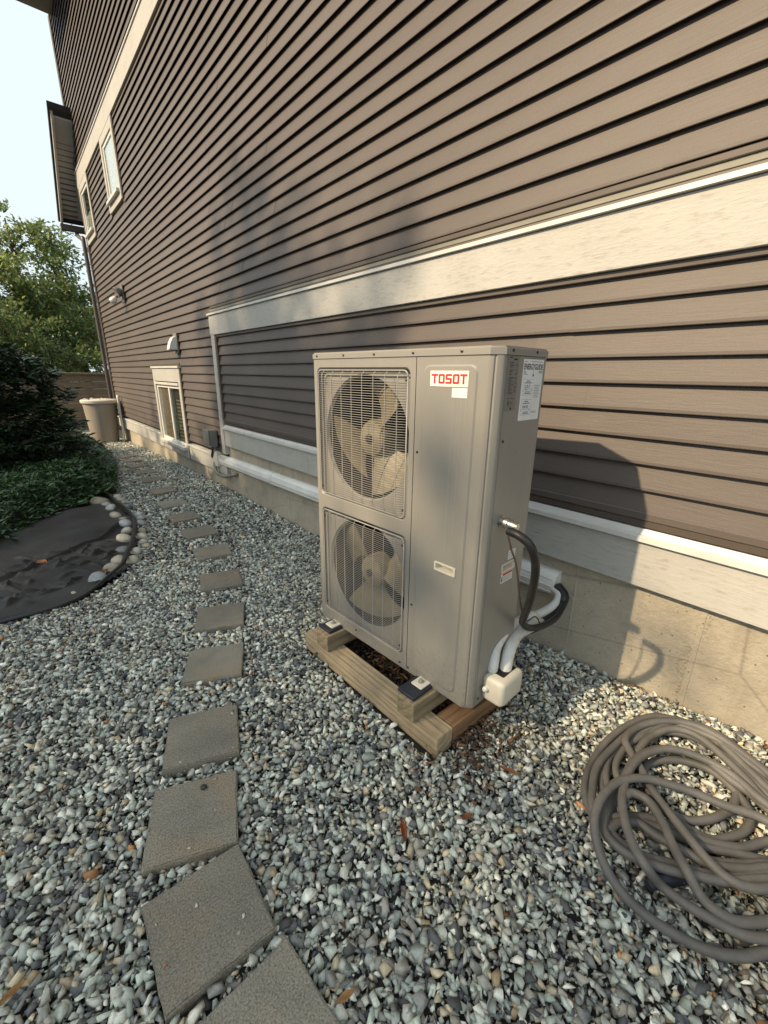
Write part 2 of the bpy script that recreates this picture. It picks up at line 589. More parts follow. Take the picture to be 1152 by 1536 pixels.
# ------------------------------------------------------------------ the setting: ground
def ground_sheet():
    xs = np.concatenate([[-900, -200, -60, -30], np.arange(-16, 3.01, 0.25), [6, 20, 80, 300, 900]])
    ys = np.concatenate([[-900, -200, -60, -20, -10, -6], np.arange(-3, 2.26, 0.15), [4, 10, 40, 200, 900]])
    X, Y = np.meshgrid(xs, ys, indexing='ij')
    Z = gz(X, Y) - 0.022
    V = np.stack([X, Y, Z], -1).reshape(-1, 3)
    nx, ny = len(xs), len(ys)
    I = np.arange(nx * ny).reshape(nx, ny)
    F = np.stack([I[:-1, :-1], I[1:, :-1], I[1:, 1:], I[:-1, 1:]], -1).reshape(-1, 4)
    o = put('ground', arrays_me('ground', V, F, smooth=True), MAT['soil'])
    tag(o, kind='structure')


ground_sheet()

# border between gravel and planting bed (x, y)
BORD = np.array([(-3.05, -3.0), (-3.12, -0.6), (-3.15, -0.28), (-3.16, -0.1), (-3.19, 0.07), (-3.28, 0.19), (-3.40, 0.34),
                 (-3.55, 0.44), (-3.71, 0.50), (-3.92, 0.575), (-4.17, 0.645), (-4.46, 0.71), (-4.76, 0.75), (-5.07, 0.745),
                 (-5.43, 0.71), (-5.78, 0.70), (-6.3, 0.84), (-7.8, 1.10), (-9.0, 1.22), (-12.3, 1.30), (-13, 1.3)])


def border_y(x):
    """y above which gravel lies, for x left of -3.05"""
    b = BORD[::-1]
    return np.interp(x, b[:, 0], b[:, 1], right=-99)


PAVERS = [(-0.574, 0.168, 4), (-0.90, 0.15, 87.8), (-1.22, 0.215, 68.2), (-1.55, 0.355, 70), (-1.99, 0.56, 65), (-2.41, 0.745, 66.8),
          (-2.90, 0.93, 74.3), (-3.46, 1.065, 79.1), (-4.01, 1.14, 87.5), (-4.57, 1.16, 89.5), (-5.14, 1.21, 91), (-5.82, 1.27, 97.2),
          (-6.54, 1.32, 96), (-7.24, 1.38, 92.1), (-7.9, 1.40, 98.7), (-8.55, 1.44, 100), (-9.15, 1.48, 104)]
PS = 0.278
PLAB = ['dark square paver at the bottom edge, nearest the viewer, cut by the frame',
        'large dark square paver, second from the bottom of the picture',
        'square paver with a small dark pebble lying on it',
        'square paver with a brown stain, beyond the one with the pebble',
        'fifth square paver up the path, left of the timber base',
        'sixth square paver up the path from the viewer',
        'seventh square paver up the path from the viewer',
        'eighth square paver up the path from the viewer',
        'ninth square paver up the path from the viewer',
        'tenth square paver up the path, level with the rounded border stones',
        'eleventh square paver up the path from the viewer',
        'twelfth square paver up the path, in the sunlit gravel strip',
        'thirteenth square paver up the path from the viewer',
        'fourth square paver from the far end of the path',
        'third square paver from the far end of the path',
        'second square paver from the far end of the path',
        'farthest square paver of the path, beside the green ground cover']
def worn_slab(seed):
    r = random.Random(seed)
    bm = bmesh.new()
    bmesh.ops.create_cube(bm, size=1)
    for v in bm.verts: v.co = Vector((v.co.x * PS, v.co.y * PS, (v.co.z - 0.5) * 0.045))
    bmesh.ops.subdivide_edges(bm, edges=[e for e in bm.edges if abs(e.verts[0].co.z - e.verts[1].co.z) < 1e-4], cuts=9, use_grid_fill=True)
    te = [e for e in bm.edges if all(abs(v.co.z) < 1e-5 and max(abs(v.co.x), abs(v.co.y)) > PS / 2 - 1e-4 for v in e.verts)]
    bmesh.ops.bevel(bm, geom=te, offset=0.004, segments=2, affect='EDGES')
    for v in bm.verts:
        if max(abs(v.co.x), abs(v.co.y)) > PS / 2 - 0.006:
            v.co += Vector((r.uniform(-1, 1), r.uniform(-1, 1), r.uniform(-0.9, 0.2))) * 0.0016
    for k in range(r.randint(1, 3)):
        a = r.choice([(-1, -1), (1, 1), (-1, 1), (1, -1), (1, r.uniform(-1, 1)), (r.uniform(-1, 1), -1)])
        c = Vector((a[0] * PS / 2, a[1] * PS / 2, 0)); R_ = r.uniform(0.012, 0.024)
        for v in bm.verts:
            d = (v.co - c).length
            if d < R_: v.co.z -= 0.6 * (R_ - d) * r.uniform(0.5, 1); v.co.xy = v.co.xy * (1 - 0.03 * (1 - d / R_))
    return smooth_by_angle(from_bm(bm, 'paver'), 30)


slabs = [worn_slab(k) for k in range(6)]
for i, (x, y, a) in enumerate(PAVERS):
    lift = 0.026 if i < 6 else 0.022
    o = put('paver', slabs[i % 6], MAT['paver'], None, (x, y, float(gz(x, y)) + lift),
            (math.radians(random.uniform(-1, 1)), math.radians(random.uniform(-1, 1)), math.radians(a)))
    tag(o, PLAB[i], 'paver', 'square stepping stones of the path')

# unit / timber frame
YAW = math.radians(3.2)
UO = Vector((-1.812, 1.10, 0.195))


def stone_protos(n, npts, r):
    out = []
    for _ in range(n):
        p = r.normal(size=(npts, 3))
        p /= np.linalg.norm(p, axis=1)[:, None]
        p *= r.uniform(0.72, 1.0, (npts, 1))
        bm = bmesh.new()
        for q in p: bm.verts.new(q)
        bmesh.ops.convex_hull(bm, input=bm.verts)
        loose = [v for v in bm.verts if not v.link_faces]
        bmesh.ops.delete(bm, geom=loose, context='VERTS')
        bmesh.ops.triangulate(bm, faces=bm.faces)
        bmesh.ops.recalc_face_normals(bm, faces=bm.faces)
        bm.verts.index_update()
        out.append((np.array([v.co[:] for v in bm.verts]), np.array([[v.index for v in f.verts] for f in bm.faces])))
        bm.free()
    return out


def rand_rot(n, r, tilt=0.5):
    a = r.uniform(0, 2 * np.pi, n)
    tx = r.normal(0, tilt, n); ty = r.normal(0, tilt, n)
    ca, sa = np.cos(a), np.sin(a)
    Rz = np.zeros((n, 3, 3)); Rz[:, 0, 0] = ca; Rz[:, 0, 1] = -sa; Rz[:, 1, 0] = sa; Rz[:, 1, 1] = ca; Rz[:, 2, 2] = 1
    cx, sx = np.cos(tx), np.sin(tx)
    Rx = np.zeros((n, 3, 3)); Rx[:, 0, 0] = 1; Rx[:, 1, 1] = cx; Rx[:, 1, 2] = -sx; Rx[:, 2, 1] = sx; Rx[:, 2, 2] = cx
    cy, sy = np.cos(ty), np.sin(ty)
    Ry = np.zeros((n, 3, 3)); Ry[:, 1, 1] = 1; Ry[:, 0, 0] = cy; Ry[:, 0, 2] = sy; Ry[:, 2, 0] = -sy; Ry[:, 2, 2] = cy
    return Rz @ Rx @ Ry


def scatter(pos, scl, R, tints, protos, r):
    Vs = []; Fs = []; Cs = []; off = 0
    which = r.integers(0, len(protos), len(pos))
    for k, (pv, pf) in enumerate(protos):
        idx = np.nonzero(which == k)[0]
        if len(idx) == 0: continue
        v = pv[None] * scl[idx][:, None, :]
        v = np.einsum('nij,nkj->nki', R[idx], v) + pos[idx][:, None, :]
        nv = len(pv)
        f = pf[None] + (np.arange(len(idx)) * nv)[:, None, None] + off
        Vs.append(v.reshape(-1, 3)); Fs.append(f.reshape(-1, pf.shape[1]))
        Cs.append(np.repeat(tints[idx], nv, axis=0))
        off += nv * len(idx)
    return np.concatenate(Vs), np.concatenate(Fs), np.concatenate(Cs)


STONE_COLS = np.array([1.40, 1.38, 1.30]) * np.array([(0.40, 0.41, 0.38), (0.30, 0.33, 0.30), (0.235, 0.26, 0.25), (0.21, 0.205, 0.185), (0.15, 0.155, 0.155),
                       (0.075, 0.08, 0.09), (0.055, 0.056, 0.058), (0.33, 0.285, 0.21), (0.50, 0.49, 0.45), (0.24, 0.185, 0.12), (0.30, 0.15, 0.07)])
STONE_P = np.array([0.15, 0.18, 0.17, 0.13, 0.11, 0.10, 0.04, 0.06, 0.03, 0.014, 0.002])
STONE_P /= STONE_P.sum()


def in_paver(x, y, m):
    hit = np.zeros(len(x), bool)
    for px, py, a in PAVERS:
        c, s = math.cos(math.radians(a)), math.sin(math.radians(a))
        dx, dy = x - px, y - py
        u = dx * c + dy * s; v = -dx * s + dy * c
        hit |= (np.abs(u) < PS / 2 + m) & (np.abs(v) < PS / 2 + m)
    return hit


def gravel(name, x0, x1, y0, y1, sp, size, npts, label, seed, layers=2, zone='all'):
    r = np.random.default_rng(seed)
    P = []
    for L in range(layers):
        gx, gy = np.meshgrid(np.arange(x0, x1, sp), np.arange(y0, y1, sp), indexing='ij')
        p = np.stack([gx.ravel(), gy.ravel()], 1) + r.uniform(-0.55, 0.55, (gx.size, 2)) * sp
        P.append(np.c_[p, np.full(len(p), L)])
    P = np.concatenate(P)
    x, y = P[:, 0], P[:, 1]
    keep = (y < 2.022) & (x > x0) & (x < x1)
    keep &= (x > -3.05) | (y > border_y(np.minimum(x, -3.05)) + 0.012)
    keep &= ~in_paver(x, y, 0.003)
    line = -0.287 + 1.195 * (x + 1.013)
    inview = (y > line - 0.65) & (y > -0.75)
    if zone == 'near': keep &= inview
    if zone == 'rest': keep &= ~inview
    # timber frame and the mulch inside it
    keep &= ~((x > -1.855) & (x < -0.86) & (y > 1.005) & (y < 1.62))
    P = P[keep]; n = len(P)
    x, y = P[:, 0], P[:, 1]
    s = size * np.exp(r.normal(0, 0.36, n))
    s = np.minimum(s, 1.7 * size)
    scl = np.stack([s * r.uniform(0.85, 1.45, n), s * r.uniform(0.65, 1.0, n), s * r.uniform(0.42, 0.8, n)], 1)
    z = gz(x, y) + np.where(P[:, 2] == 0, -0.012, 0.001) + r.normal(0, 0.004, n)
    und = 0.010 * np.sin(x * 3.1 + 1) * np.sin(y * 3.7)
    pos = np.stack([x, y, z + und * 0.6], 1)
    ci = r.choice(len(STONE_COLS), n, p=STONE_P)
    c = STONE_COLS[ci] * r.uniform(0.9, 1.5, (n, 1))
    V, F, C = scatter(pos, scl, rand_rot(n, r, 0.45), c, stone_protos(18, npts, r), r)
    o = put(name, arrays_me(name, V, F, C), MAT['stone'])
    tag(o, label, None, None, 'stuff')
    o['category'] = 'gravel'
    return o


gravel('gravel', -3.5, 1.7, -1.4, 2.03, 0.0190, 0.0150, 9, 'grey crushed gravel covering the near ground around the pavers', 11, 2, 'near')
gravel('gravel', -3.5, 1.7, -1.4, 2.03, 0.032, 0.022, 8, 'grey crushed gravel behind and beside the viewpoint, outside the picture', 13, 2, 'rest')
gravel('gravel', -3.5, 1.7, -1.4, 2.03, 0.0155, 0.0068, 7, 'fine grey stone chips filling the gaps between the near gravel', 14, 1, 'near')
gravel('gravel', -12.6, -3.5, -0.2, 2.03, 0.029, 0.0180, 8, 'grey crushed gravel strip running away along the house wall', 12)


# bark mulch inside the timber frame and by its right end
def mulch():
    r = np.random.default_rng(5)
    n = 2600
    x = r.uniform(-1.78, -0.93, n); y = r.uniform(1.06, 1.6, n)
    n2 = 260
    x = np.r_[x, r.normal(-0.80, 0.075, n2)]; y = np.r_[y, r.normal(1.20, 0.13, n2)]
    n3 = 90
    x = np.r_[x, r.uniform(-0.75, 0.4, n3)]; y = np.r_[y, r.normal(1.93, 0.06, n3)]
    n4 = 150
    x = np.r_[x, r.uniform(-3.2, 0.6, n4)]; y = np.r_[y, r.uniform(-0.4, 1.9, n4)]
    ok = ~in_paver(x, y, 0.02) & (y < 2.02)
    x = x[ok]; y = y[ok]; n = len(x)
    inside = (x > -1.8) & (x < -0.92) & (y > 1.05) & (y < 1.62)
    z = gz(x, y) + np.where(inside, r.uniform(-0.005, 0.035, n), 0.021)
    L = r.uniform(0.008, 0.03, n)
    scl = np.stack([L, L * r.uniform(0.2, 0.5, n), L * r.uniform(0.12, 0.3, n)], 1)
    cols = np.array([(0.045, 0.032, 0.024), (0.075, 0.046, 0.03), (0.15, 0.075, 0.04), (0.20, 0.10, 0.05), (0.13, 0.095, 0.065)])
    ci = r.choice(5, n, p=[0.38, 0.26, 0.16, 0.08, 0.12])
    c = cols[ci] * r.uniform(0.7, 1.3, (n, 1))
    V, F, C = scatter(np.stack([x, y, z], 1), scl, rand_rot(n, r, 0.5), c, stone_protos(8, 9, r), r)
    o = put('bark_mulch', arrays_me('bark_mulch', V, F, C), MAT['bark'])
    tag(o, 'brown bark mulch and dry litter under and around the timber base', 'mulch', None, 'stuff')


mulch()


def stray_chips():
    r = np.random.default_rng(77)
    P = []
    for i, (px, py, a) in enumerate(PAVERS[:10]):
        for k in range(r.integers(3, 9)):
            u = r.uniform(-0.46, 0.46) * PS; v = r.uniform(-0.46, 0.46) * PS
            if r.uniform() < 0.75:
                if r.uniform() < 0.5: u = math.copysign(PS * r.uniform(0.40, 0.49), u)
                else: v = math.copysign(PS * r.uniform(0.40, 0.49), v)
            c, s_ = math.cos(math.radians(a)), math.sin(math.radians(a))
            x, y = px + u * c - v * s_, py + u * s_ + v * c
            P.append((x, y, float(gz(x, y)) + (0.026 if i < 6 else 0.022) + 0.002))
    P = np.array(P); n = len(P)
    s_ = r.uniform(0.0025, 0.008, n)
    scl = np.stack([s_ * 1.3, s_, s_ * 0.6], 1)
    c = STONE_COLS[r.choice(len(STONE_COLS), n, p=STONE_P)]
    V, F, C = scatter(P, scl, rand_rot(n, r, 0.2), c, stone_protos(6, 9, r), r)
    o = put('stone_chips', arrays_me('stone_chips', V, F, C), MAT['stone'])
    tag(o, 'tiny stray stone chips scattered on the pavers', 'chips', None, 'stuff')


stray_chips()

# ------------------------------------------------------------------ house
HB = Vector((-5.5, 2.02, 0.0))
house = empty('house', HB)
tag(house, 'tall brown lap sided house wall with cream trim and concrete foundation', 'house')


def hput(name, me, mat, parent=None):
    """mesh given in world coordinates, parented to the house (or a part of it)"""
    me.transform(Matrix.Translation(-HB))
    return put(name, me, mat, parent or house)


def hbox(name, lo, hi, mat, parent=None, bev=0.0, seg=1):
    return hput(name, box_me(lo, hi, bev, seg, name), mat, parent)


XR = 3.2          # right end of what is built
XL = -12.55       # far corner of the house
hbox('wall', (XL, 2.10, 0.2), (XR, 2.30, 8.0), MAT['sheath'])
# foundation: two steps
hbox('foundation', (-5.46, 2.03, -0.5), (XR, 2.35, 0.60), MAT['concrete'])
hbox('foundation', (XL, 2.033, -0.6), (-5.462, 2.35, 0.24), MAT['concrete'])
# form seams and the footing lip on the foundation
for i, (sx, w) in enumerate([(-4.62, 0.012), (-4.05, 0.02), (-3.42, 0.008), (-2.6, 0.012), (-0.87, 0.010), (-0.34, 0.022), (0.9, 0.012)]):
    hbox('form_seam', (sx, 2.0275, -0.2), (sx + w, 2.032, 0.597), MAT['concrete'], None, 0.0015)


def rough_ridge(x0, x1, z0, z1, n, seed):
    r = np.random.default_rng(seed)
    pos = np.stack([r.uniform(0, 1, n) * (x1 - x0) + x0, np.full(n, 2.03), np.zeros(n)], 1)
    t = r.uniform(0, 1, n)
    pos[:, 2] = z0 + t * (z1 - z0)
    pos[:, 0] = x0 + (x1 - x0) * t + r.normal(0, 0.014, n) + 0.012 * np.sin(t * 9)
    s = r.uniform(0.0015, 0.006, n) * (0.6 + 0.6 * np.abs(np.sin(t * 17)))
    scl = np.stack([s, s * 0.5, s * 1.3], 1)
    V, F, C = scatter(pos, scl, rand_rot(n, r, 0.3), np.ones((n, 3)) * 0.3, stone_protos(6, 10, r), r)
    return arrays_me('concrete_ridge', V, F, C)


o = hput('concrete_ridge', rough_ridge(-0.36, -0.325, -0.02, 0.56, 620, 3), MAT['concrete'])
o['kind'] = 'stuff'

# lap siding
PITCH = 0.108
Z0 = 1.534
OPEN = [(-8.50, -6.98, 0.33, 1.50), (-9.85, -8.85, 4.07, 5.12), (-12.5, -11.45, 4.07, 5.12)]
LIP = 0.027


def board_me(x0, x1, z, dy):
    f = 2.02 - dy
    poly = [(f - LIP + 0.004, z + 0.004), (f - LIP + 0.0015, z + 0.0006), (f - LIP, z + 0.003), (f - LIP + 0.0008, z + 0.014),
            (f - LIP + 0.0105, z + 0.055), (f - 0.003, z + PITCH + 0.004), (f - 0.001, z + PITCH + 0.02),
            (f + 0.001, z + PITCH + 0.02), (f - 0.001, z + PITCH + 0.004), (f - LIP + 0.0135, z + 0.055), (f - LIP + 0.005, z + 0.012)]
    return prism_me(poly, x0, x1, 'x', 'siding_board')


nb = 0
kz = -20
while True:
    z = Z0 + PITCH * kz
    kz += 1
    if z < 0.39: continue
    if z > 7.95: break
    right = XR if z > 0.80 else -5.47
    cuts = [(XL + 0.05, right)]
    for a, b, c, d in OPEN:
        if z + PITCH > c and z < d:
            new = []
            for s, e in cuts:
                if b <= s or a >= e: new.append((s, e)); continue
                if a > s: new.append((s, a))
                if b < e: new.append((b, e))
            cuts = new
    sh = random.uniform(0, 3.6)
    for s, e in cuts:
        xs = [s]
        q = -12 + sh
        while q < e:
            if q > s + 0.5 and q < e - 0.5: xs.append(q)
            q += 5.2
        xs.append(e)
        for j in range(len(xs) - 1):
            if xs[j + 1] - xs[j] < 0.03: continue
            me = board_me(xs[j], xs[j + 1] + (0.02 if j < len(xs) - 2 else 0), z + random.uniform(-0.0015, 0.0015), 0.0016 * (j % 2) + random.uniform(0, 0.0014))
            hput('siding_board', me, MAT['siding'])
            nb += 1

# belt board, band board, skirt boards, flashings
hbox('belt_board', (-12.6, 1.972, 5.15), (XR, 2.06, 5.41), MAT['trim'], None, 0.003)
hbox('flashing', (-12.6, 1.958, 5.412), (XR, 2.06, 5.436), MAT['flash'], None, 0.002)
hbox('brown_channel', (-12.6, 1.985, 5.438), (XR, 2.06, 5.475), MAT['channel'], None, 0.002)

hbox('band_board', (-5.545, 1.972, 1.868), (XR, 2.06, 2.078), MAT['trim'], None, 0.003)
hput('flashing', prism_me([(1.955, 2.082), (1.958, 2.080), (2.06, 2.080), (2.06, 2.125), (2.006, 2.118), (1.956, 2.100)], -5.56, XR, 'x'), MAT['flash'])
hbox('shaded_flashing', (-5.54, 1.997, 2.127), (XR, 2.06, 2.150), MAT['flashdark'], None, 0.001)  # strip whose dark colour stands in for shade at the channel
hbox('brown_channel', (-5.52, 1.988, 2.151), (XR, 2.06, 2.176), MAT['channel'], None, 0.003)
hbox('brown_channel', (-5.40, 1.990, 1.842), (XR, 2.06, 1.866), MAT['siding'], None, 0.003)

hbox('skirt_board', (-3.405, 1.983, 0.566), (XR, 2.07, 0.772), MAT['trim'], None, 0.003)
hbox('skirt_board', (-5.44, 1.984, 0.566), (-3.408, 2.07, 0.772), MAT['trim'], None, 0.003)
hput('flashing', prism_me([(1.964, 0.778), (1.968, 0.775), (2.06, 0.775), (2.06, 0.834), (1.996, 0.828), (1.984, 0.806), (1.966, 0.798)], -5.44, XR, 'x'), MAT['flash'])
hbox('brown_channel', (-5.42, 1.992, 0.836), (XR, 2.06, 0.866), MAT['channel'], None, 0.002)
hbox('brown_channel', (-5.42, 1.986, 0.867), (XR, 2.06, 0.902), MAT['siding'], None, 0.004)

hbox('skirt_board', (-6.96, 1.983, 0.170), (-5.47, 2.07, 0.372), MAT['trim'], None, 0.003)
hbox('skirt_board', (-12.45, 1.983, 0.165), (-8.50, 2.07, 0.372), MAT['trim'], None, 0.003)
hbox('flashing', (-6.96, 1.966, 0.374), (-5.47, 2.06, 0.402), MAT['flash'], None, 0.002)
hbox('flashing', (-12.45, 1.966, 0.374), (-8.52, 2.06, 0.402), MAT['flash'], None, 0.002)

hbox('vertical_trim', (-5.525, 1.972, 0.455), (-5.425, 2.06, 1.866), MAT['trim'], None, 0.003)
hbox('brown_channel', (-5.421, 1.978, 0.904), (-5.385, 2.06, 1.841), MAT['channel'], None, 0.003)
hbox('corner_trim', (-12.62, 1.972, 0.2), (-12.50, 2.30, 5.145), MAT['channel'], None, 0.004)
hbox('corner_trim', (-12.62, 1.972, 5.48), (-12.50, 2.30, 8.0), MAT['channel'], None, 0.004)
hbox('rear_wall_face', (-12.60, 2.305, 0.2), (-12.5, 9.0, 8.0), MAT['siding'])


def window(x0, x1, z0, z1, kind):
    w = hbox('window', (x0 + 0.06, 2.062, z0 + 0.06), (x1 - 0.06, 2.068, z1 - 0.06), MAT['room'])
    cw = 0.10
    top = z1
    # casing
    hbox('casing', (x0, 1.972, z0), (x0 + cw, 2.06, top), MAT['trim'], w, 0.003)
    hbox('casing', (x1 - cw, 1.972, z0), (x1, 2.06, top), MAT['trim'], w, 0.003)
    hbox('channel', (x1 + 0.002, 1.980, z0), (x1 + 0.034, 2.06, top), MAT['channel'], w, 0.003)
    if kind == 'low':
        hbox('casing', (x0 + cw + 0.002, 1.973, top - 0.20), (x1 - cw - 0.002, 2.06, top), MAT['trim'], w, 0.003)
        hbox('head_flashing', (x0 - 0.02, 1.955, top + 0.002), (x1 + 0.02, 2.06, top + 0.032), MAT['flash'], w, 0.002)
        hbox('channel', (x0 - 0.02, 1.980, top + 0.034), (x1 + 0.02, 2.06, top + 0.068), MAT['channel'], w, 0.002)
        ztop = top - 0.202
        hbox('drip_edge', (x0 + cw, 1.958, ztop - 0.05), (x1 - cw, 2.045, ztop - 0.012), MAT['flash'], w, 0.002)
        ztop -= 0.052
        zb = z0 + 0.16
    else:
        hbox('casing', (x0 + cw + 0.002, 1.973, top - 0.12), (x1 - cw - 0.002, 2.06, top), MAT['trim'], w, 0.003)
        ztop = top - 0.122
        zb = z0 + 0.16
    sill_h = 0.05
    hbox('apron', (x0 + cw + 0.002, 1.976, z0), (x1 - cw - 0.002, 2.06, zb - sill_h - 0.002), MAT['trim'], w, 0.003)
    hbox('sill', (x0 + cw - 0.03, 1.925, zb - sill_h), (x1 - cw + 0.03, 2.06, zb), MAT['flash'], w, 0.004)
    a, b = x0 + cw + 0.003, x1 - cw - 0.003
    fw = 0.045
    hbox('frame', (a, 1.990, zb + 0.002), (a + fw, 2.06, ztop), MAT['sash'], w, 0.003)
    hbox('frame', (b - fw, 1.990, zb + 0.002), (b, 2.06, ztop), MAT['sash'], w, 0.003)
    hbox('frame', (a + fw, 1.991, zb + 0.002), (b - fw, 2.06, zb + fw), MAT['sash'], w, 0.003)
    hbox('frame', (a + fw, 1.991, ztop - fw), (b - fw, 2.06, ztop), MAT['sash'], w, 0.003)
    g0, g1 = a + fw, b - fw
    if kind == 'low':
        mid = (g0 + g1) / 2 + 0.03
        hbox('mullion', (mid - 0.025, 1.992, zb + fw), (mid + 0.025, 2.058, ztop - fw), MAT['sash'], w, 0.003)
        hbox('pane', (g0, 2.010, zb + fw), (mid - 0.026, 2.014, ztop - fw), MAT['glass'], w)
        hbox('pane', (mid + 0.026, 2.004, zb + fw), (g1, 2.008, ztop - fw), MAT['glass'], w)
        hbox('curtain', (g0, 2.022, zb + fw), (mid - 0.026, 2.028, ztop - fw), MAT['curtain'], w)
        n = 14
        for k in range(n):
            zz = zb + fw + 0.03 + (ztop - zb - 2 * fw - 0.05) * k / n
            if k < 12:
                hbox('pane_slat', (mid + 0.25, 2.016, zz), (g1 - 0.004, 2.026, zz + 0.016), MAT['curtain'], w)  # thin brown slats behind the right part of the pane
    else:
        hbox('pane', (g0, 2.003, zb + fw), (g1, 2.007, ztop - fw), MAT['glass'], w)
        if kind == 'white':
            hbox('white_backing', (g0, 2.010, zb + fw), (g1, 2.018, ztop - fw), MAT['white_backing'], w)  # panel behind the glass, painting the reflected sky into the pane
        else:
            hbox('white_backing', (g0, 2.010, zb + fw), (g1, 2.018, zb + 0.36), MAT['white_backing'], w)
    return w


w1 = window(-8.50, -6.98, 0.17, 1.50, 'low')
w1['label'] = 'low sliding window with cream casing'
w2 = window(-9.85, -8.85, 4.07, 5.148, 'white')
w2['label'] = 'narrow upper window with a white panel standing in for reflected sky'
w3 = window(-12.48, -11.45, 4.07, 5.148, 'dark')
w3['label'] = 'narrow upper window at the far corner with dark glass'

# main eave and the rear lower roof
ev = hbox('eave', (-12.42, 1.20, 7.95), (XR, 2.3, 8.05), MAT['soffit'])
hbox('fascia', (-12.44, 1.165, 7.90), (XR, 1.198, 8.20), MAT['downspout'], ev)
rr = hput('rear_roof', prism_me([(-12.05, 6.28), (-13.42, 4.66), (-13.47, 4.70), (-12.05, 6.38)], 1.62, 4.5, 'y'), MAT['roofing'])
hput('rake_soffit', prism_me([(-12.12, 6.16), (-13.32, 4.74), (-13.36, 4.735), (-12.12, 6.20)], 1.70, 2.3, 'y'), MAT['soffit'], rr)
for k in range(17):
    t = (k + 0.5) / 17
    xx = -12.14 - 1.16 * t; zz = 6.17 - 1.40 * t
    hput('soffit_groove', prism_me([(xx, zz - 0.028), (xx - 0.010, zz - 0.040), (xx - 0.008, zz - 0.02), (xx, zz)], 1.71, 1.99, 'y'), MAT['downspout'], rr)
hput('rake_fascia', prism_me([(-12.08, 6.10), (-13.40, 4.55), (-13.43, 4.66), (-12.08, 6.25)], 1.655, 1.695, 'y'), MAT['trim'], rr)
gut = hbox('gutter', (-13.45, 1.64, 4.50), (-13.33, 4.4, 4.62), MAT['downspout'])
dsp = hput('downspout', tube_me(catmull([(-13.38, 1.93, 4.56), (-13.36, 1.93, 4.44), (-13.1, 1.93, 4.34), (-12.8, 1.93, 4.24), (-12.68, 1.93, 4.10), (-12.68, 1.93, 2.5), (-12.68, 1.93, 0.9), (-12.68, 1.93, 0.15), (-12.66, 1.85, 0.0)], 6), 0.042, 10), MAT['downspout'])

# ------------------------------------------------------------------ things on the wall
# line-set duct
duct = empty('pipe_duct', (-3.3, 2.03, 0.38))
tag(duct, 'white plastic pipe duct running along the concrete foundation behind the heat pump', 'duct')
prof = [(0.0, -0.072), (-0.028, -0.068), (-0.055, -0.045), (-0.066, -0.020), (-0.068, 0.0), (-0.066, 0.020), (-0.055, 0.045), (-0.028, 0.070), (0.0, 0.072)]
joints = [(-2.38, -0.92), (-0.92, 0.9), (0.9, 2.36)]
for a, b in joints:
    z0 = 0.028 * a / -2.4 * -1
    me = prism_me(prof, a + 0.004, b - 0.004, 'x', 'duct_cover')
    smooth_by_angle(me, 60)
    put('duct_cover', me, MAT['white'], duct)
for a in (-0.92, 0.9):
    pr = [(y * 1.06, z * 1.06) for y, z in prof]
    put('joint_collar', prism_me(pr, a - 0.045, a + 0.045, 'x', 'joint_collar'), MAT['white'], duct)
for zz in (-0.035, 0.0, 0.035):
    yy = -0.0705 + (abs(zz) > 0.01) * 0.008
    put('rib', box_me((-2.36, yy - 0.001, zz - 0.003), (2.34, yy + 0.012, zz + 0.003), 0.001), MAT['white'], duct)
duct.rotation_euler = (0, math.radians(-0.9), 0)
put('end_cap', box_me((-2.58, -0.085, -0.085), (-2.385, 0.0, 0.115), 0.012, 3), MAT['cream'], duct)

el = put('drain_elbow', tube_me(catmull([(-5.80, 1.955, 0.30), (-5.72, 1.93, 0.20), (-5.55, 1.94, 0.16), (-5.36, 1.96, 0.19), (-5.25, 1.98, 0.22), (-5.22, 2.03, 0.23)], 6), 0.022, 10), MAT['grey_box'])
tag(el, 'short grey curved pipe under the left end of the white duct', 'pipe')

dis = empty('disconnect_box', (-5.79, 1.985, 0.52))
tag(dis, 'small grey electrical box on the siding left of the white vertical trim', 'electrical box')
put('case', box_me((-0.10, -0.10, 0.0), (0.10, 0.0, 0.215), 0.008, 2), MAT['grey_box'], dis)
put('cover', box_me((-0.108, -0.118, 0.03), (0.108, -0.102, 0.222), 0.006, 2), MAT['grey_box'], dis)
put('cable', tube_me(catmull([(0.03, -0.05, 0.0), (0.02, -0.055, -0.06), (-0.03, -0.05, -0.12), (-0.06, -0.04, -0.16)], 5), 0.014, 8), MAT['rubber'], dis)

vent = empty('dryer_vent', (-6.95, 1.985, 1.72))
tag(vent, 'white hooded vent on the siding above the low window', 'vent')
put('base_plate', box_me((-0.085, -0.02, -0.02), (0.085, 0.0, 0.25), 0.004), MAT['grey_box'], vent)
hood = prism_me([(-0.02, 0.21), (-0.06, 0.19), (-0.10, 0.12), (-0.125, 0.03), (-0.02, 0.03)], -0.065, 0.065, 'x', 'hood')
put('hood', hood, MAT['white'], vent)
put('flap', box_me((-0.055, -0.11, 0.012), (0.055, -0.03, 0.025), 0.003), MAT['grey_box'], vent)

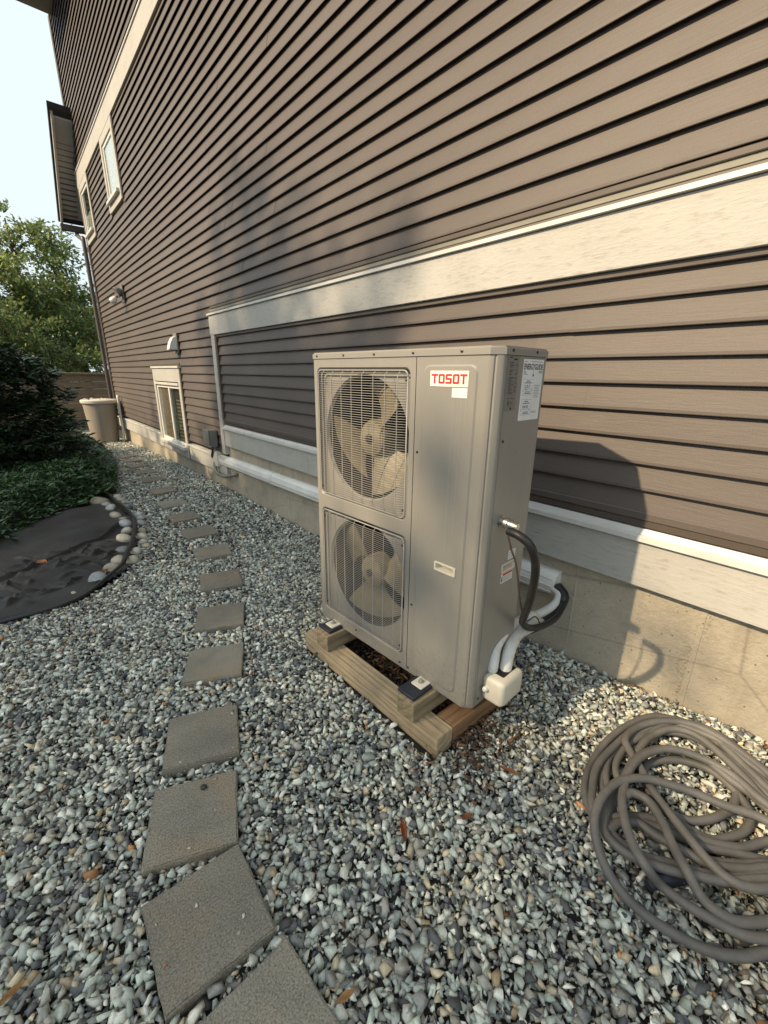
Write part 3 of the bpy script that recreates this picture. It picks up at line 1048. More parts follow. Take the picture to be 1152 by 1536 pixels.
fl = empty('flood_lamp', (-9.87, 1.985, 2.66))
tag(fl, 'twin floodlight with white bulb high on the siding near the far corner', 'lamp')
put('back_plate', box_me((-0.07, -0.025, 0.0), (0.09, 0.0, 0.30), 0.006), MAT['grey_box'], fl)
put('arm', tube_me(catmull([(0.0, -0.02, 0.14), (-0.02, -0.08, 0.12), (-0.03, -0.14, 0.08)], 4), 0.025, 8), MAT['grey_box'], fl)
lme = lathe_me([(0.022, 0.08), (0.045, 0.045), (0.062, 0.0), (0.055, -0.04), (0.02, -0.06)], 16, 'bulb')
put('bulb', lme, MAT['white'], fl, (-0.03, -0.17, 0.03), (math.radians(-40), 0, 0))
put('shade', lathe_me([(0.03, 0.14), (0.07, 0.10), (0.09, 0.05), (0.088, 0.03)], 16, 'shade'), MAT['grey_box'], fl, (0.05, -0.15, 0.14), (math.radians(-60), 0, 0))

# ------------------------------------------------------------------ heat pump
hp = empty('heat_pump', UO, YAW)
tag(hp, 'tall beige twin fan heat pump standing on timbers beside the wall', 'heat pump')
W, H = 0.99, 1.345
LIDZ = 1.318
FSEAM = 0.650
foot = [(0.0, 0.012), (0.012, 0.0), (0.955, 0.0), (0.99, 0.030), (0.99, 0.29), (0.85, 0.395), (0.02, 0.395), (0.0, 0.38)]


def rrect(x0, x1, z0, z1, r, n=6):
    pts = []
    for cx, cz, a0 in ((x1 - r, z1 - r, 0), (x0 + r, z1 - r, 90), (x0 + r, z0 + r, 180), (x1 - r, z0 + r, 270)):
        for k in range(n + 1):
            a = math.radians(a0 + 90 * k / n)
            pts.append((cx + r * math.cos(a), cz + r * math.sin(a)))
    return pts


def circ(cx, cz, r, n=48):
    return [(cx + r * math.cos(2 * math.pi * k / n), cz + r * math.sin(2 * math.pi * k / n)) for k in range(n)]


def fill_loops(bm, loops, y):
    """planar face set at depth y bounded by loops (first outer, others holes); returns vert loops"""
    ed = []; out = []
    for L in loops:
        vs_ = [bm.verts.new((p[0], y, p[1])) for p in L]
        ed += [bm.edges.new((vs_[i], vs_[(i + 1) % len(vs_)])) for i in range(len(vs_))]
        out.append(vs_)
    bmesh.ops.triangle_fill(bm, edges=ed, use_beauty=True, use_dissolve=False)
    return out


def bridge(bm, A, B):
    n = len(A)
    for i in range(n):
        bm.faces.new((A[i], A[(i + 1) % n], B[(i + 1) % n], B[i]))


UPPER = (0.034, 0.623, 0.688, 1.283)
LOWER = (0.042, 0.626, 0.052, 0.626)
# front fan panel with two rounded openings
bm = bmesh.new()
h1 = rrect(*UPPER, 0.028); h2 = rrect(*LOWER, 0.028)
lo = fill_loops(bm, [[(0.012, 0.0), (FSEAM - 0.0015, 0.0), (FSEAM - 0.0015, LIDZ), (0.012, LIDZ)], h1, h2], 0.0)
for vs_, hh in ((lo[1], UPPER), (lo[2], LOWER)):
    inner = rrect(hh[0] + 0.006, hh[1] - 0.006, hh[2] + 0.006, hh[3] - 0.006, 0.024)
    B = [bm.verts.new((p[0], 0.006, p[1])) for p in inner]
    bridge(bm, vs_, B)
    C = [bm.verts.new((p[0], 0.030, p[1])) for p in inner]
    bridge(bm, B, C)
fp = put('fan_panel', from_bm(bm, 'fan_panel'), MAT['unit'], hp)
bm = bmesh.new()
# cabinet shell: left side, back, right side behind the seam
shell = [(0.012, 0.0), (0.0, 0.012), (0.0, 0.38), (0.02, 0.395), (0.85, 0.395), (0.99, 0.29), (0.99, 0.043)]
A = [bm.verts.new((x, y, 0.0)) for x, y in shell]; B = [bm.verts.new((x, y, LIDZ)) for x, y in shell]
for i in range(len(shell) - 2): bm.faces.new((A[i], A[i + 1], B[i + 1], B[i]))
me = bpy.data.meshes.new('side'); b2 = bmesh.new()
fill_loops(b2, [[(0.043, 0.0), (0.29, 0.0), (0.29, LIDZ), (0.043, LIDZ)], rrect(0.138, 0.222, 0.552, 0.580, 0.003, 3)], 0.0)
for v in b2.verts: v.co = Vector((0.99, v.co.x, v.co.z))
b2.to_mesh(me); b2.free(); bm.from_mesh(me)
cab = put('cabinet', from_bm(bm, 'cabinet'), MAT['unit'], hp)
# base tray
put('base_tray', prism_me([(x * 0.996 + 0.002, y * 0.99 + 0.002) for x, y in foot], -0.012, 0.004, 'z', 'base_tray'), MAT['unit'], hp)
# access panel with raised field, chamfered corner and groove
bm = bmesh.new()
ra = rrect(0.686, 0.917, 0.026, 1.290, 0.030)
lo = fill_loops(bm, [[(FSEAM + 0.0015, 0.0), (0.950, 0.0), (0.950, LIDZ), (FSEAM + 0.0015, LIDZ)], ra], 0.0)
rb = rrect(0.692, 0.911, 0.032, 1.284, 0.026)
lo2 = fill_loops(bm, [rb, rrect(0.787, 0.881, 0.541, 0.572, 0.003, 3)], -0.0045)
bridge(bm, lo[1], lo2[0])
ch = [(0.950, 0.0), (0.958, 0.0015), (0.9655, 0.0065), (0.967, 0.012), (0.970, 0.012), (0.9735, 0.0125), (0.986, 0.023), (0.990, 0.031), (0.990, 0.0415)]
A = [bm.verts.new((x, y, 0.0)) for x, y in ch]; B = [bm.verts.new((x, y, LIDZ)) for x, y in ch]
for i in range(len(ch) - 1): bm.faces.new((A[i], A[i + 1], B[i + 1], B[i]))
put('access_panel', smooth_by_angle(from_bm(bm, 'access_panel'), 30), MAT['unit'], hp)
box('seam_gap', (FSEAM - 0.003, 0.004, 0.0), (FSEAM + 0.003, 0.006, LIDZ), MAT['unit_dark'], hp)
box('seam_gap', (0.985, 0.040, 0.0), (0.987, 0.045, LIDZ), MAT['unit_dark'], hp)
# lid
lidp = [(-0.004, 0.010), (0.010, -0.004), (0.957, -0.004), (0.994, 0.028), (0.994, 0.292), (0.852, 0.399), (0.02, 0.399), (-0.004, 0.384)]
bm = bmesh.new()
me = prism_me(lidp, LIDZ + 0.001, H, 'z', 'lid'); bm.from_mesh(me)
te = [e for e in bm.edges if all(abs(v.co.z - H) < 1e-5 for v in e.verts)]
bmesh.ops.bevel(bm, geom=te, offset=0.006, segments=3, affect='EDGES')
put('lid', smooth_by_angle(from_bm(bm, 'lid'), 40), MAT['unit'], hp)
box('lid_gap', (0.004, 0.001, LIDZ - 0.003), (0.955, 0.30, LIDZ + 0.0012), MAT['unit_dark'], hp)

scr = lathe_me([(0.0052, 0.0), (0.0050, 0.002), (0.003, 0.0032), (0.0005, 0.0034)], 10, 'screw')
for x, z in ((0.043, 1.331), (0.235, 1.331), (0.427, 1.331), (0.635, 1.331), (0.849, 1.331)):
    put('screw', scr, MAT['screw'], hp, (x, -0.004, z), (math.radians(90), 0, 0))
for x, z in ((0.668, 0.98), (0.668, 0.331), (0.66, 0.012), (0.30, 0.03), (0.61, 0.012)):
    put('screw', scr, MAT['screw'], hp, (x, 0.0, z), (math.radians(90), 0, 0))
for y, z in ((0.065, 1.333), (0.215, 1.333)):
    put('screw', scr, MAT['steel'], hp, (0.994, y, z), (0, math.radians(90), 0))
for y, z in ((0.06, 0.02), (0.09, 0.75), (0.06, 1.05)):
    put('screw', scr, MAT['unit'], hp, (0.990, y, z), (0, math.radians(90), 0))


def fan_unit(hh, ang, cz):
    x0, x1, z0, z1 = hh
    cx = (x0 + x1) / 2
    # bell mouth plate behind the grille
    bm = bmesh.new()
    lo = fill_loops(bm, [rrect(x0 + 0.006, x1 - 0.006, z0 + 0.006, z1 - 0.006, 0.024), circ(cx, cz, 0.272)], 0.030)
    P = [bm.verts.new((p[0], 0.044, p[1])) for p in circ(cx, cz, 0.264)]
    bridge(bm, lo[1], P)
    sh = put('fan_shroud', smooth_by_angle(from_bm(bm, 'fan_shroud'), 40), MAT['unit'], hp)
    # chamber walls, coloured black for the shade inside
    put('chamber', prism_me(circ(cx, cz, 0.264, 48), 0.0441, 0.34, 'y', 'chamber', caps=False), MAT['unit_dark'], sh)
    put('coil', prism_me(circ(cx, cz, 0.30, 32), 0.335, 0.345, 'y', 'coil'), MAT['unit_dark'], sh)
    # fan
    fan = put('fan', lathe_me([(0.005, 0.030), (0.05, 0.029), (0.074, 0.020), (0.084, 0.0), (0.084, -0.06)], 28, 'fan_hub'), MAT['blade'], hp,
              (cx, 0.092, cz), (math.radians(90), 0, 0))
    put('hub_cap', lathe_me([(0.020, 0.0), (0.018, 0.010), (0.006, 0.014)], 16, 'hub_cap'), MAT['screw'], fan, (0, 0, 0.030))
    for b in range(3):
        n, m = 9, 7
        V = []; F = []
        for i in range(n + 1):
            t = i / n
            rr_ = 0.070 + (0.248 - 0.070) * t
            half = math.radians(25 + 15 * t ** 1.3)
            sw = math.radians(14) * t * t
            for j in range(m + 1):
                s = j / m * 2 - 1
                a = math.radians(ang + b * 120) + sw + s * half
                zz = -0.058 * s * (0.45 + 0.55 * t) + 0.010 * (1 - s * s) * t - 0.012
                V.append((rr_ * math.cos(a), rr_ * math.sin(a), zz))
        for i in range(n):
            for j in range(m):
                q = i * (m + 1) + j
                F.append((q, q + 1, q + m + 2, q + m + 1))
        me = bpy.data.meshes.new('blade'); me.from_pydata(V, [], F)
        bm = bmesh.new(); bm.from_mesh(me)
        r = bmesh.ops.extrude_face_region(bm, geom=list(bm.faces))
        bmesh.ops.translate(bm, vec=(0, 0, -0.004), verts=[g for g in r['geom'] if isinstance(g, bmesh.types.BMVert)])
        put('blade', smooth_by_angle(from_bm(bm, 'blade'), 50), MAT['blade'], fan)
    # grille
    gr = put('grille', tube_me([(p[0], -0.001, p[1]) for p in rrect(x0 + 0.012, x1 - 0.012, z0 + 0.012, z1 - 0.012, 0.022) + [(x1 - 0.012, z1 - 0.034)]], 0.0032, 6, 'grille_rim'), MAT['wire'], hp)
    path = [(x0 + 0.012, 0.002, 0), (x0 + 0.034, -0.001, 0), (x0 + 0.050, -0.012, 0), (x0 + 0.075, -0.015, 0), (x1 - 0.075, -0.015, 0), (x1 - 0.050, -0.012, 0), (x1 - 0.034, -0.001, 0), (x1 - 0.012, 0.002, 0)]
    hw = tube_me(path, 0.0012, 4, 'grille_wire')
    n = 57
    for k in range(n):
        z = z0 + 0.022 + (z1 - z0 - 0.044) * k / (n - 1)
        put('wire', hw, MAT['wire'], gr, (0, 0, z))
    vw = tube_me([(0, 0.002, z0 + 0.012), (0, -0.001, z0 + 0.018), (0, -0.012, z0 + 0.03), (0, -0.0125, z0 + 0.05), (0, -0.0125, z1 - 0.05), (0, -0.012, z1 - 0.03), (0, -0.001, z1 - 0.018), (0, 0.002, z1 - 0.012)], 0.0019, 5, 'grille_bar')
    for k in range(8):
        put('bar', vw, MAT['wire'], gr, (x0 + 0.055 + (x1 - x0 - 0.11) * k / 7, 0, 0))
    for sx in (x0 + 0.022, x1 - 0.022):
        for sz in (z0 + 0.045, z1 - 0.045):
            put('clip_screw', scr, MAT['screw'], gr, (sx, 0.0, sz), (math.radians(90), 0, 0))


fan_unit(UPPER, 66, 0.985)
fan_unit(LOWER, 20, 0.339)


# flat print helpers: meshes in a 2D frame mapped onto a face of the unit
def text_me(s, size, ex=0.0):
    cu = bpy.data.curves.new('txt', 'FONT')
    cu.body = s; cu.size = size; cu.offset = ex
    cu.align_x = 'LEFT'; cu.resolution_u = 3
    ob = bpy.data.objects.new('txt', cu)
    COL.objects.link(ob)
    dg = bpy.context.evaluated_depsgraph_get()
    me = bpy.data.meshes.new_from_object(ob.evaluated_get(dg))
    bpy.data.objects.remove(ob)
    me.materials.clear()
    return me


def fit_text(s, x0, x1, z0, z1, ex=0.0):
    me = text_me(s, 1.0, ex)
    co = np.array([v.co[:] for v in me.vertices])
    mn, mx = co.min(0), co.max(0)
    for v in me.vertices:
        v.co = (x0 + (v.co.x - mn[0]) / (mx[0] - mn[0]) * (x1 - x0), z0 + (v.co.y - mn[1]) / (mx[1] - mn[1]) * (z1 - z0), 0)
    return me


def rects_me(rs, name='print'):
    V = []; F = []
    for a, b, c, d in rs:
        i = len(V)
        V += [(a, c, 0), (b, c, 0), (b, d, 0), (a, d, 0)]
        F.append((i, i + 1, i + 2, i + 3))
    me = bpy.data.meshes.new(name); me.from_pydata(V, [], F)
    return me


FRONT_M = Matrix(((1, 0, 0, 0), (0, 0, -1, 0), (0, 1, 0, 0), (0, 0, 0, 1)))      # (u,v,w) -> (u,-w,v)
SIDE_M = Matrix(((0, 0, 1, 0), (1, 0, 0, 0), (0, 1, 0, 0), (0, 0, 0, 1)))        # (u,v,w) -> (w,u,v)


def flat(name, me, mat, frame, depth, parent):
    me.transform(Matrix.Translation((0, 0, depth)))
    me.transform(frame)
    return put(name, me, mat, parent)


def slab(name, u0, u1, v0, v1, d0, d1, mat, frame, parent, bev=0.0):
    me = box_me((u0, v0, d0), (u1, v1, d1), bev, 1, name)
    me.transform(frame)
    return put(name, me, mat, parent)


# red block lettering on a cream plate
plate = slab('brand_plate', 0.722, 0.884, 1.219, 1.270, 0.0040, 0.0062, MAT['creampaper'], FRONT_M, hp, 0.0006)
LX0, LX1, LZ0, LZ1 = 0.729, 0.878, 1.2285, 1.2600
lw = (LX1 - LX0 - 4 * 0.004) / 5
lh = LZ1 - LZ0
b_ = 0.0075; bz = 0.0066
rs = []


def letter(ch, x):
    w = lw
    if ch == 'T':
        return [(x - 0.001, x + w + 0.001, LZ1 - bz, LZ1), (x + w / 2 - b_ / 2, x + w / 2 + b_ / 2, LZ0, LZ1 - bz)]
    if ch == 'O':
        return [(x + 0.002, x + w - 0.002, LZ1 - bz, LZ1), (x + 0.002, x + w - 0.002, LZ0, LZ0 + bz), (x, x + b_, LZ0 + 0.002, LZ1 - 0.002), (x + w - b_, x + w, LZ0 + 0.002, LZ1 - 0.002)]
    m = LZ0 + lh / 2
    return [(x + 0.002, x + w, LZ1 - bz, LZ1), (x, x + w - 0.002, LZ0, LZ0 + bz), (x + 0.001, x + w - 0.001, m - bz / 2, m + bz / 2), (x, x + b_, m, LZ1 - 0.002), (x + w - b_, x + w, LZ0 + 0.002, m)]


for i, chh in enumerate('TOSOT'):
    for q, a in enumerate(letter(chh, LX0 + i * (lw + 0.004))):
        rs.append((a, q))
bm = bmesh.new()
for (a, q) in rs:
    d = 0.0066 + q * 0.00004
    vs_ = [bm.verts.new((a[0], -d, a[2])), bm.verts.new((a[1], -d, a[2])), bm.verts.new((a[1], -d, a[3])), bm.verts.new((a[0], -d, a[3]))]
    bm.faces.new(vs_)
put('lettering', from_bm(bm, 'lettering'), MAT['red'], plate)
slab('white_sticker', 0.819, 0.882, 1.185, 1.216, 0.0040, 0.0052, MAT['paper'], FRONT_M, hp)
# drip streaks under the sticker: dried mineral trails standing slightly off the paint
for sx, sz, w in ((0.824, 0.62, 0.0022), (0.845, 0.80, 0.0016), (0.858, 0.70, 0.0018), (0.8775, 0.86, 0.0016)):
    slab('drip_streak', sx, sx + w, sz, 1.184, 0.0042, 0.0047, MAT['streak'], FRONT_M, hp)
# recessed handle on the front
hd = empty('handle', (0, 0, 0)); hd.parent = hp
bm = bmesh.new()
o_ = rrect(0.784, 0.884, 0.538, 0.575, 0.004, 3); i_ = rrect(0.791, 0.877, 0.544, 0.569, 0.003, 3); k_ = rrect(0.795, 0.873, 0.546, 0.560, 0.003, 3)
A = [bm.verts.new((p[0], -0.0040, p[1])) for p in o_]; B = [bm.verts.new((p[0], -0.0080, p[1])) for p in o_]
C = [bm.verts.new((p[0], -0.0080, p[1])) for p in i_]; D = [bm.verts.new((p[0], 0.020, p[1])) for p in k_]
bridge(bm, A, B); bridge(bm, B, C); bridge(bm, C, D); bm.faces.new(D)
put('handle_cup', from_bm(bm, 'handle_cup'), MAT['cream'], hd)
# side handle and stickers
bm = bmesh.new()
o_ = rrect(0.134, 0.226, 0.548, 0.584, 0.004, 3); i_ = rrect(0.141, 0.219, 0.554, 0.578, 0.003, 3); k_ = rrect(0.145, 0.215, 0.556, 0.570, 0.003, 3)
A = [bm.verts.new((0.9901, p[0], p[1])) for p in o_]; B = [bm.verts.new((0.9945, p[0], p[1])) for p in o_]
C = [bm.verts.new((0.9945, p[0], p[1])) for p in i_]; D = [bm.verts.new((0.972, p[0], p[1])) for p in k_]
bridge(bm, A, B); bridge(bm, B, C); bridge(bm, C, D); bm.faces.new(D)
put('side_handle', from_bm(bm, 'side_handle'), MAT['cream'], hp)
s1 = slab('warning_sticker', 0.140, 0.220, 0.502, 0.543, 0.9902, 0.9910, MAT['paper'], SIDE_M, hp)
flat('print', rects_me([(0.150, 0.218, 0.532, 0.541)]), MAT['red'], SIDE_M, 0.9913, s1)
flat('print', rects_me([(0.143, 0.150, 0.508, 0.530)] + [(0.154, 0.214, 0.508 + k * 0.006, 0.5095 + k * 0.006) for k in range(4)]), MAT['ink'], SIDE_M, 0.9913, s1)
s2_ = slab('white_tag', 0.176, 0.226, 0.592, 0.628, 0.9902, 0.9910, MAT['paper'], SIDE_M, hp)
flat('print', rects_me([(0.180, 0.222, 0.598 + k * 0.007, 0.600 + k * 0.007) for k in range(4)]), MAT['grey_box'], SIDE_M, 0.9913, s2_)
# energy label
en = slab('energy_label', 0.140, 0.274, 1.112, 1.310, 0.9902, 0.9912, MAT['paper'], SIDE_M, hp)
flat('heading', fit_text('ENERGYGUIDE', 0.1445, 0.270, 1.277, 1.296, 0.022), MAT['ink'], SIDE_M, 0.9915, en)
flat('figures', fit_text('13.8-17', 0.160, 0.198, 1.219, 1.229, 0.012), MAT['ink'], SIDE_M, 0.9915, en)
flat('figures', fit_text('8.4-9.0', 0.160, 0.198, 1.153, 1.163, 0.012), MAT['ink'], SIDE_M, 0.9915, en)
rs = [(0.146, 0.162, 1.302, 1.3032), (0.190, 0.268, 1.302, 1.3032), (0.2075, 0.2088, 1.262, 1.279)]
r_ = np.random.default_rng(3)
for z in (1.270, 1.266, 1.262): rs.append((0.145, 0.145 + r_.uniform(0.012, 0.03), z, z + 0.0015))
for z in (1.271, 1.267): rs.append((0.245, 0.270, z, z + 0.0018))
for (z0, z1) in ((1.196, 1.247), (1.130, 1.181)):
    rs += [(0.150, 0.215, z0, z0 + 0.0006), (0.150, 0.215, z1, z1 + 0.0006), (0.150, 0.1506, z0, z1), (0.2144, 0.215, z0, z1)]
    rs += [(0.170, 0.194, z1 - 0.007, z1 - 0.0045), (0.160, 0.205, z1 - 0.013, z1 - 0.0105), (0.154, 0.212, z0 + 0.019, z0 + 0.0198), (0.166, 0.200, z0 + 0.009, z0 + 0.011), (0.162, 0.204, z0 + 0.004, z0 + 0.006), (0.154, 0.158, z0 + 0.014, z0 + 0.016), (0.205, 0.211, z0 + 0.015, z0 + 0.017)]
for k in range(8): rs.append((0.224, 0.224 + r_.uniform(0.03, 0.044), 1.226 - k * 0.0055, 1.2272 - k * 0.0055))
for k in range(2): rs.append((0.222, 0.255, 1.140 - k * 0.004, 1.1412 - k * 0.004))
flat('small_print', rects_me(rs), MAT['ink'], SIDE_M, 0.9914, en)
flat('arrow', rects_me([(0.2045, 0.2120, 1.256, 1.2635), (0.1685, 0.1735, 1.2115, 1.217)]), MAT['ink'], SIDE_M, 0.99155, en)
# data label
dl = slab('data_label', 0.047, 0.112, 1.148, 1.316, 0.9902, 0.9908, MAT['greylabel'], SIDE_M, hp)
rs = [(0.080, 0.100, 1.304, 1.3085), (0.055, 0.070, 1.310, 1.3135)]
for k in range(22):
    z = 1.296 - k * 0.0045
    if k in (4, 9): continue
    rs.append((0.058, 0.058 + r_.uniform(0.012, 0.034), z, z + 0.0016))
    if k % 3: rs.append((0.094, 0.094 + r_.uniform(0.004, 0.012), z, z + 0.0016))
rs += [(0.058, 0.072, 1.186, 1.188), (0.080, 0.100, 1.186, 1.1875), (0.064, 0.070, 1.165, 1.180), (0.080, 0.094, 1.170, 1.1715), (0.080, 0.094, 1.175, 1.1765), (0.080, 0.090, 1.152, 1.158)]
flat('small_print', rects_me(rs), MAT['ink'], SIDE_M, 0.9911, dl)
# pipe cover on the side
pc = put('pipe_cover', box_me((0.985, 0.082, 0.006), (1.085, 0.240, 0.122), 0.022, 4, 'pipe_cover'), MAT['cream'], hp)
smooth_by_angle(pc.data, 50)
put('opening', box_me((0.992, 0.120, 0.100), (1.062, 0.225, 0.1235), 0.008, 2), MAT['unit_dark'], pc)
put('wing_screw', lathe_me([(0.011, 0.0), (0.011, 0.012), (0.006, 0.018)], 12, 'wing_screw'), MAT['white'], pc, (1.01, 0.082, 0.07), (math.radians(90), 0, 0))
# conduit fitting
cf = put('conduit_fitting', lathe_me([(0.020, 0.0), (0.020, 0.006), (0.016, 0.007), (0.016, 0.02), (0.021, 0.021), (0.021, 0.034), (0.017, 0.036), (0.017, 0.062), (0.0145, 0.064), (0.0145, 0.068)], 12, 'conduit_fitting'), MAT['steel'], hp,
         (0.990, 0.097, 0.766), (0, math.radians(96), 0))
# feet
for fx in (0.147, 0.762):
    f = put('foot', box_me((fx - 0.030, -0.058, 0.0005), (fx + 0.030, 0.03, 0.009), 0.004, 2), MAT['cream'], hp)
    put('nut', lathe_me([(0.013, 0.0), (0.013, 0.004), (0.008, 0.005), (0.008, 0.014), (0.004, 0.016)], 6, 'nut'), MAT['steel'], f, (fx, -0.026, 0.009))

# pads, sleepers, timbers
for x, lab in ((-1.668, 'navy rubber pad under the left foot of the heat pump'), (-1.052, 'navy rubber pad under the right foot of the heat pump')):
    e = put('rubber_pad', box_me((-0.046, -0.052, 0), (0.046, 0.065, 0.0135), 0.002), MAT['navy'], None, (x, 1.077, 0.1815), (0, 0, YAW))
    tag(e, lab, 'pad', 'pads under the heat pump feet')
BY = math.radians(1.5)


def timber(name, lo, hi, loc, mat, label, group='timbers under the heat pump', bev=0.005):
    me = box_me(lo, hi, bev, 2, name)
    bm = bmesh.new(); bm.from_mesh(me)
    bm.to_mesh(me); bm.free()
    o = put(name, me, mat, None, loc, (0, 0, BY))
    return tag(o, label, 'timber', group)


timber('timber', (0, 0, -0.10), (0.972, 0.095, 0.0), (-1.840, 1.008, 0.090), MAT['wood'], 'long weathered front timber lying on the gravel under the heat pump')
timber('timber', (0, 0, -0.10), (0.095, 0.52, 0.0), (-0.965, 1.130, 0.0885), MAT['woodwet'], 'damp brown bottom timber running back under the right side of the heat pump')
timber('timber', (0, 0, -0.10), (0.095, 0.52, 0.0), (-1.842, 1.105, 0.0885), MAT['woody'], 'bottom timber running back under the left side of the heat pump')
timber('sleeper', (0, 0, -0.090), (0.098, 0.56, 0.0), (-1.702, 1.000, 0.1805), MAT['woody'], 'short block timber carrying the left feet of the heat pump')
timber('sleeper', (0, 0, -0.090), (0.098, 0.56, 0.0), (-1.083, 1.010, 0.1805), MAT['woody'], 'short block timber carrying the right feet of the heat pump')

# pipes between unit and duct
ls = empty('refrigerant_lines', (-0.85, 1.6, 0.35))
tag(ls, 'pair of white wrapped refrigerant pipes curving from the heat pump to the duct', 'pipes')


def lput(name, pts, r, mat, parent, per=8, seg=14):
    pts = [tuple(Vector(p) - parent.location) for p in pts]
    return put(name, tube_me(catmull(pts, per), r, seg, name), mat, parent)


lput('pipe', [(-0.822, 1.29, 0.315), (-0.823, 1.295, 0.35), (-0.842, 1.335, 0.402), (-0.867, 1.45, 0.428), (-0.888, 1.60, 0.398), (-0.892, 1.78, 0.363), (-0.893, 1.90, 0.366), (-0.906, 1.955, 0.395), (-0.960, 1.985, 0.405)], 0.0215, MAT['insul'], ls)
lput('pipe', [(-0.792, 1.335, 0.300), (-0.796, 1.345, 0.33), (-0.812, 1.385, 0.376), (-0.840, 1.48, 0.393), (-0.859, 1.62, 0.366), (-0.866, 1.72, 0.343)], 0.0250, MAT['insul'], ls)
lput('bare_pipe', [(-0.866, 1.70, 0.344), (-0.868, 1.80, 0.333), (-0.872, 1.90, 0.350), (-0.880, 1.955, 0.395), (-0.935, 1.985, 0.420)], 0.024, MAT['rubber'], ls)
lput('pipe_end', [(-0.826, 1.275, 0.255), (-0.822, 1.288, 0.312)], 0.012, MAT['rubber'], ls)
lput('pipe_end', [(-0.800, 1.315, 0.250), (-0.793, 1.332, 0.302)], 0.014, MAT['rubber'], ls)
for a_, b_p, rr in (((-0.850, 1.36, 0.412), (-0.858, 1.40, 0.422), 0.0224), ((-0.890, 1.66, 0.386), (-0.891, 1.70, 0.379), 0.0224), ((-0.822, 1.415, 0.3845), (-0.829, 1.44, 0.389), 0.0259), ((-0.862, 1.655, 0.358), (-0.865, 1.70, 0.348), 0.0259)):
    lput('tape_band', [a_, b_p], rr, MAT['cream'], ls, 3, 16)
lput('tie', [(-0.862, 1.59, 0.405), (-0.845, 1.63, 0.42), (-0.828, 1.65, 0.36), (-0.86, 1.63, 0.325)], 0.003, MAT['rubber'], ls, 4, 6)

fc = empty('electrical_conduit', (-0.78, 1.3, 0.7))
tag(fc, 'black flexible conduit looping from the heat pump side down to the duct', 'conduit')
cp = catmull([(-0.758, 1.197, 0.956), (-0.716, 1.19, 0.955), (-0.680, 1.20, 0.933), (-0.665, 1.22, 0.885), (-0.666, 1.24, 0.815), (-0.699, 1.29, 0.690), (-0.746, 1.35, 0.584), (-0.788, 1.42, 0.500), (-0.808, 1.52, 0.426), (-0.820, 1.66, 0.376), (-0.840, 1.82, 0.350), (-0.866, 1.93, 0.380), (-0.905, 1.985, 0.40)], 14)
put('sleeve', tube_me([p - fc.location for p in cp], [0.0138 + 0.0011 * (i % 2) for i in range(len(cp))], 12, 'sleeve'), MAT['rubber'], fc)
lput('ground_wire', [(-0.757, 1.192, 0.945), (-0.748, 1.21, 0.89), (-0.739, 1.24, 0.820), (-0.745, 1.30, 0.665), (-0.767, 1.38, 0.552)], 0.0038, MAT['channel'], fc, 6, 6)


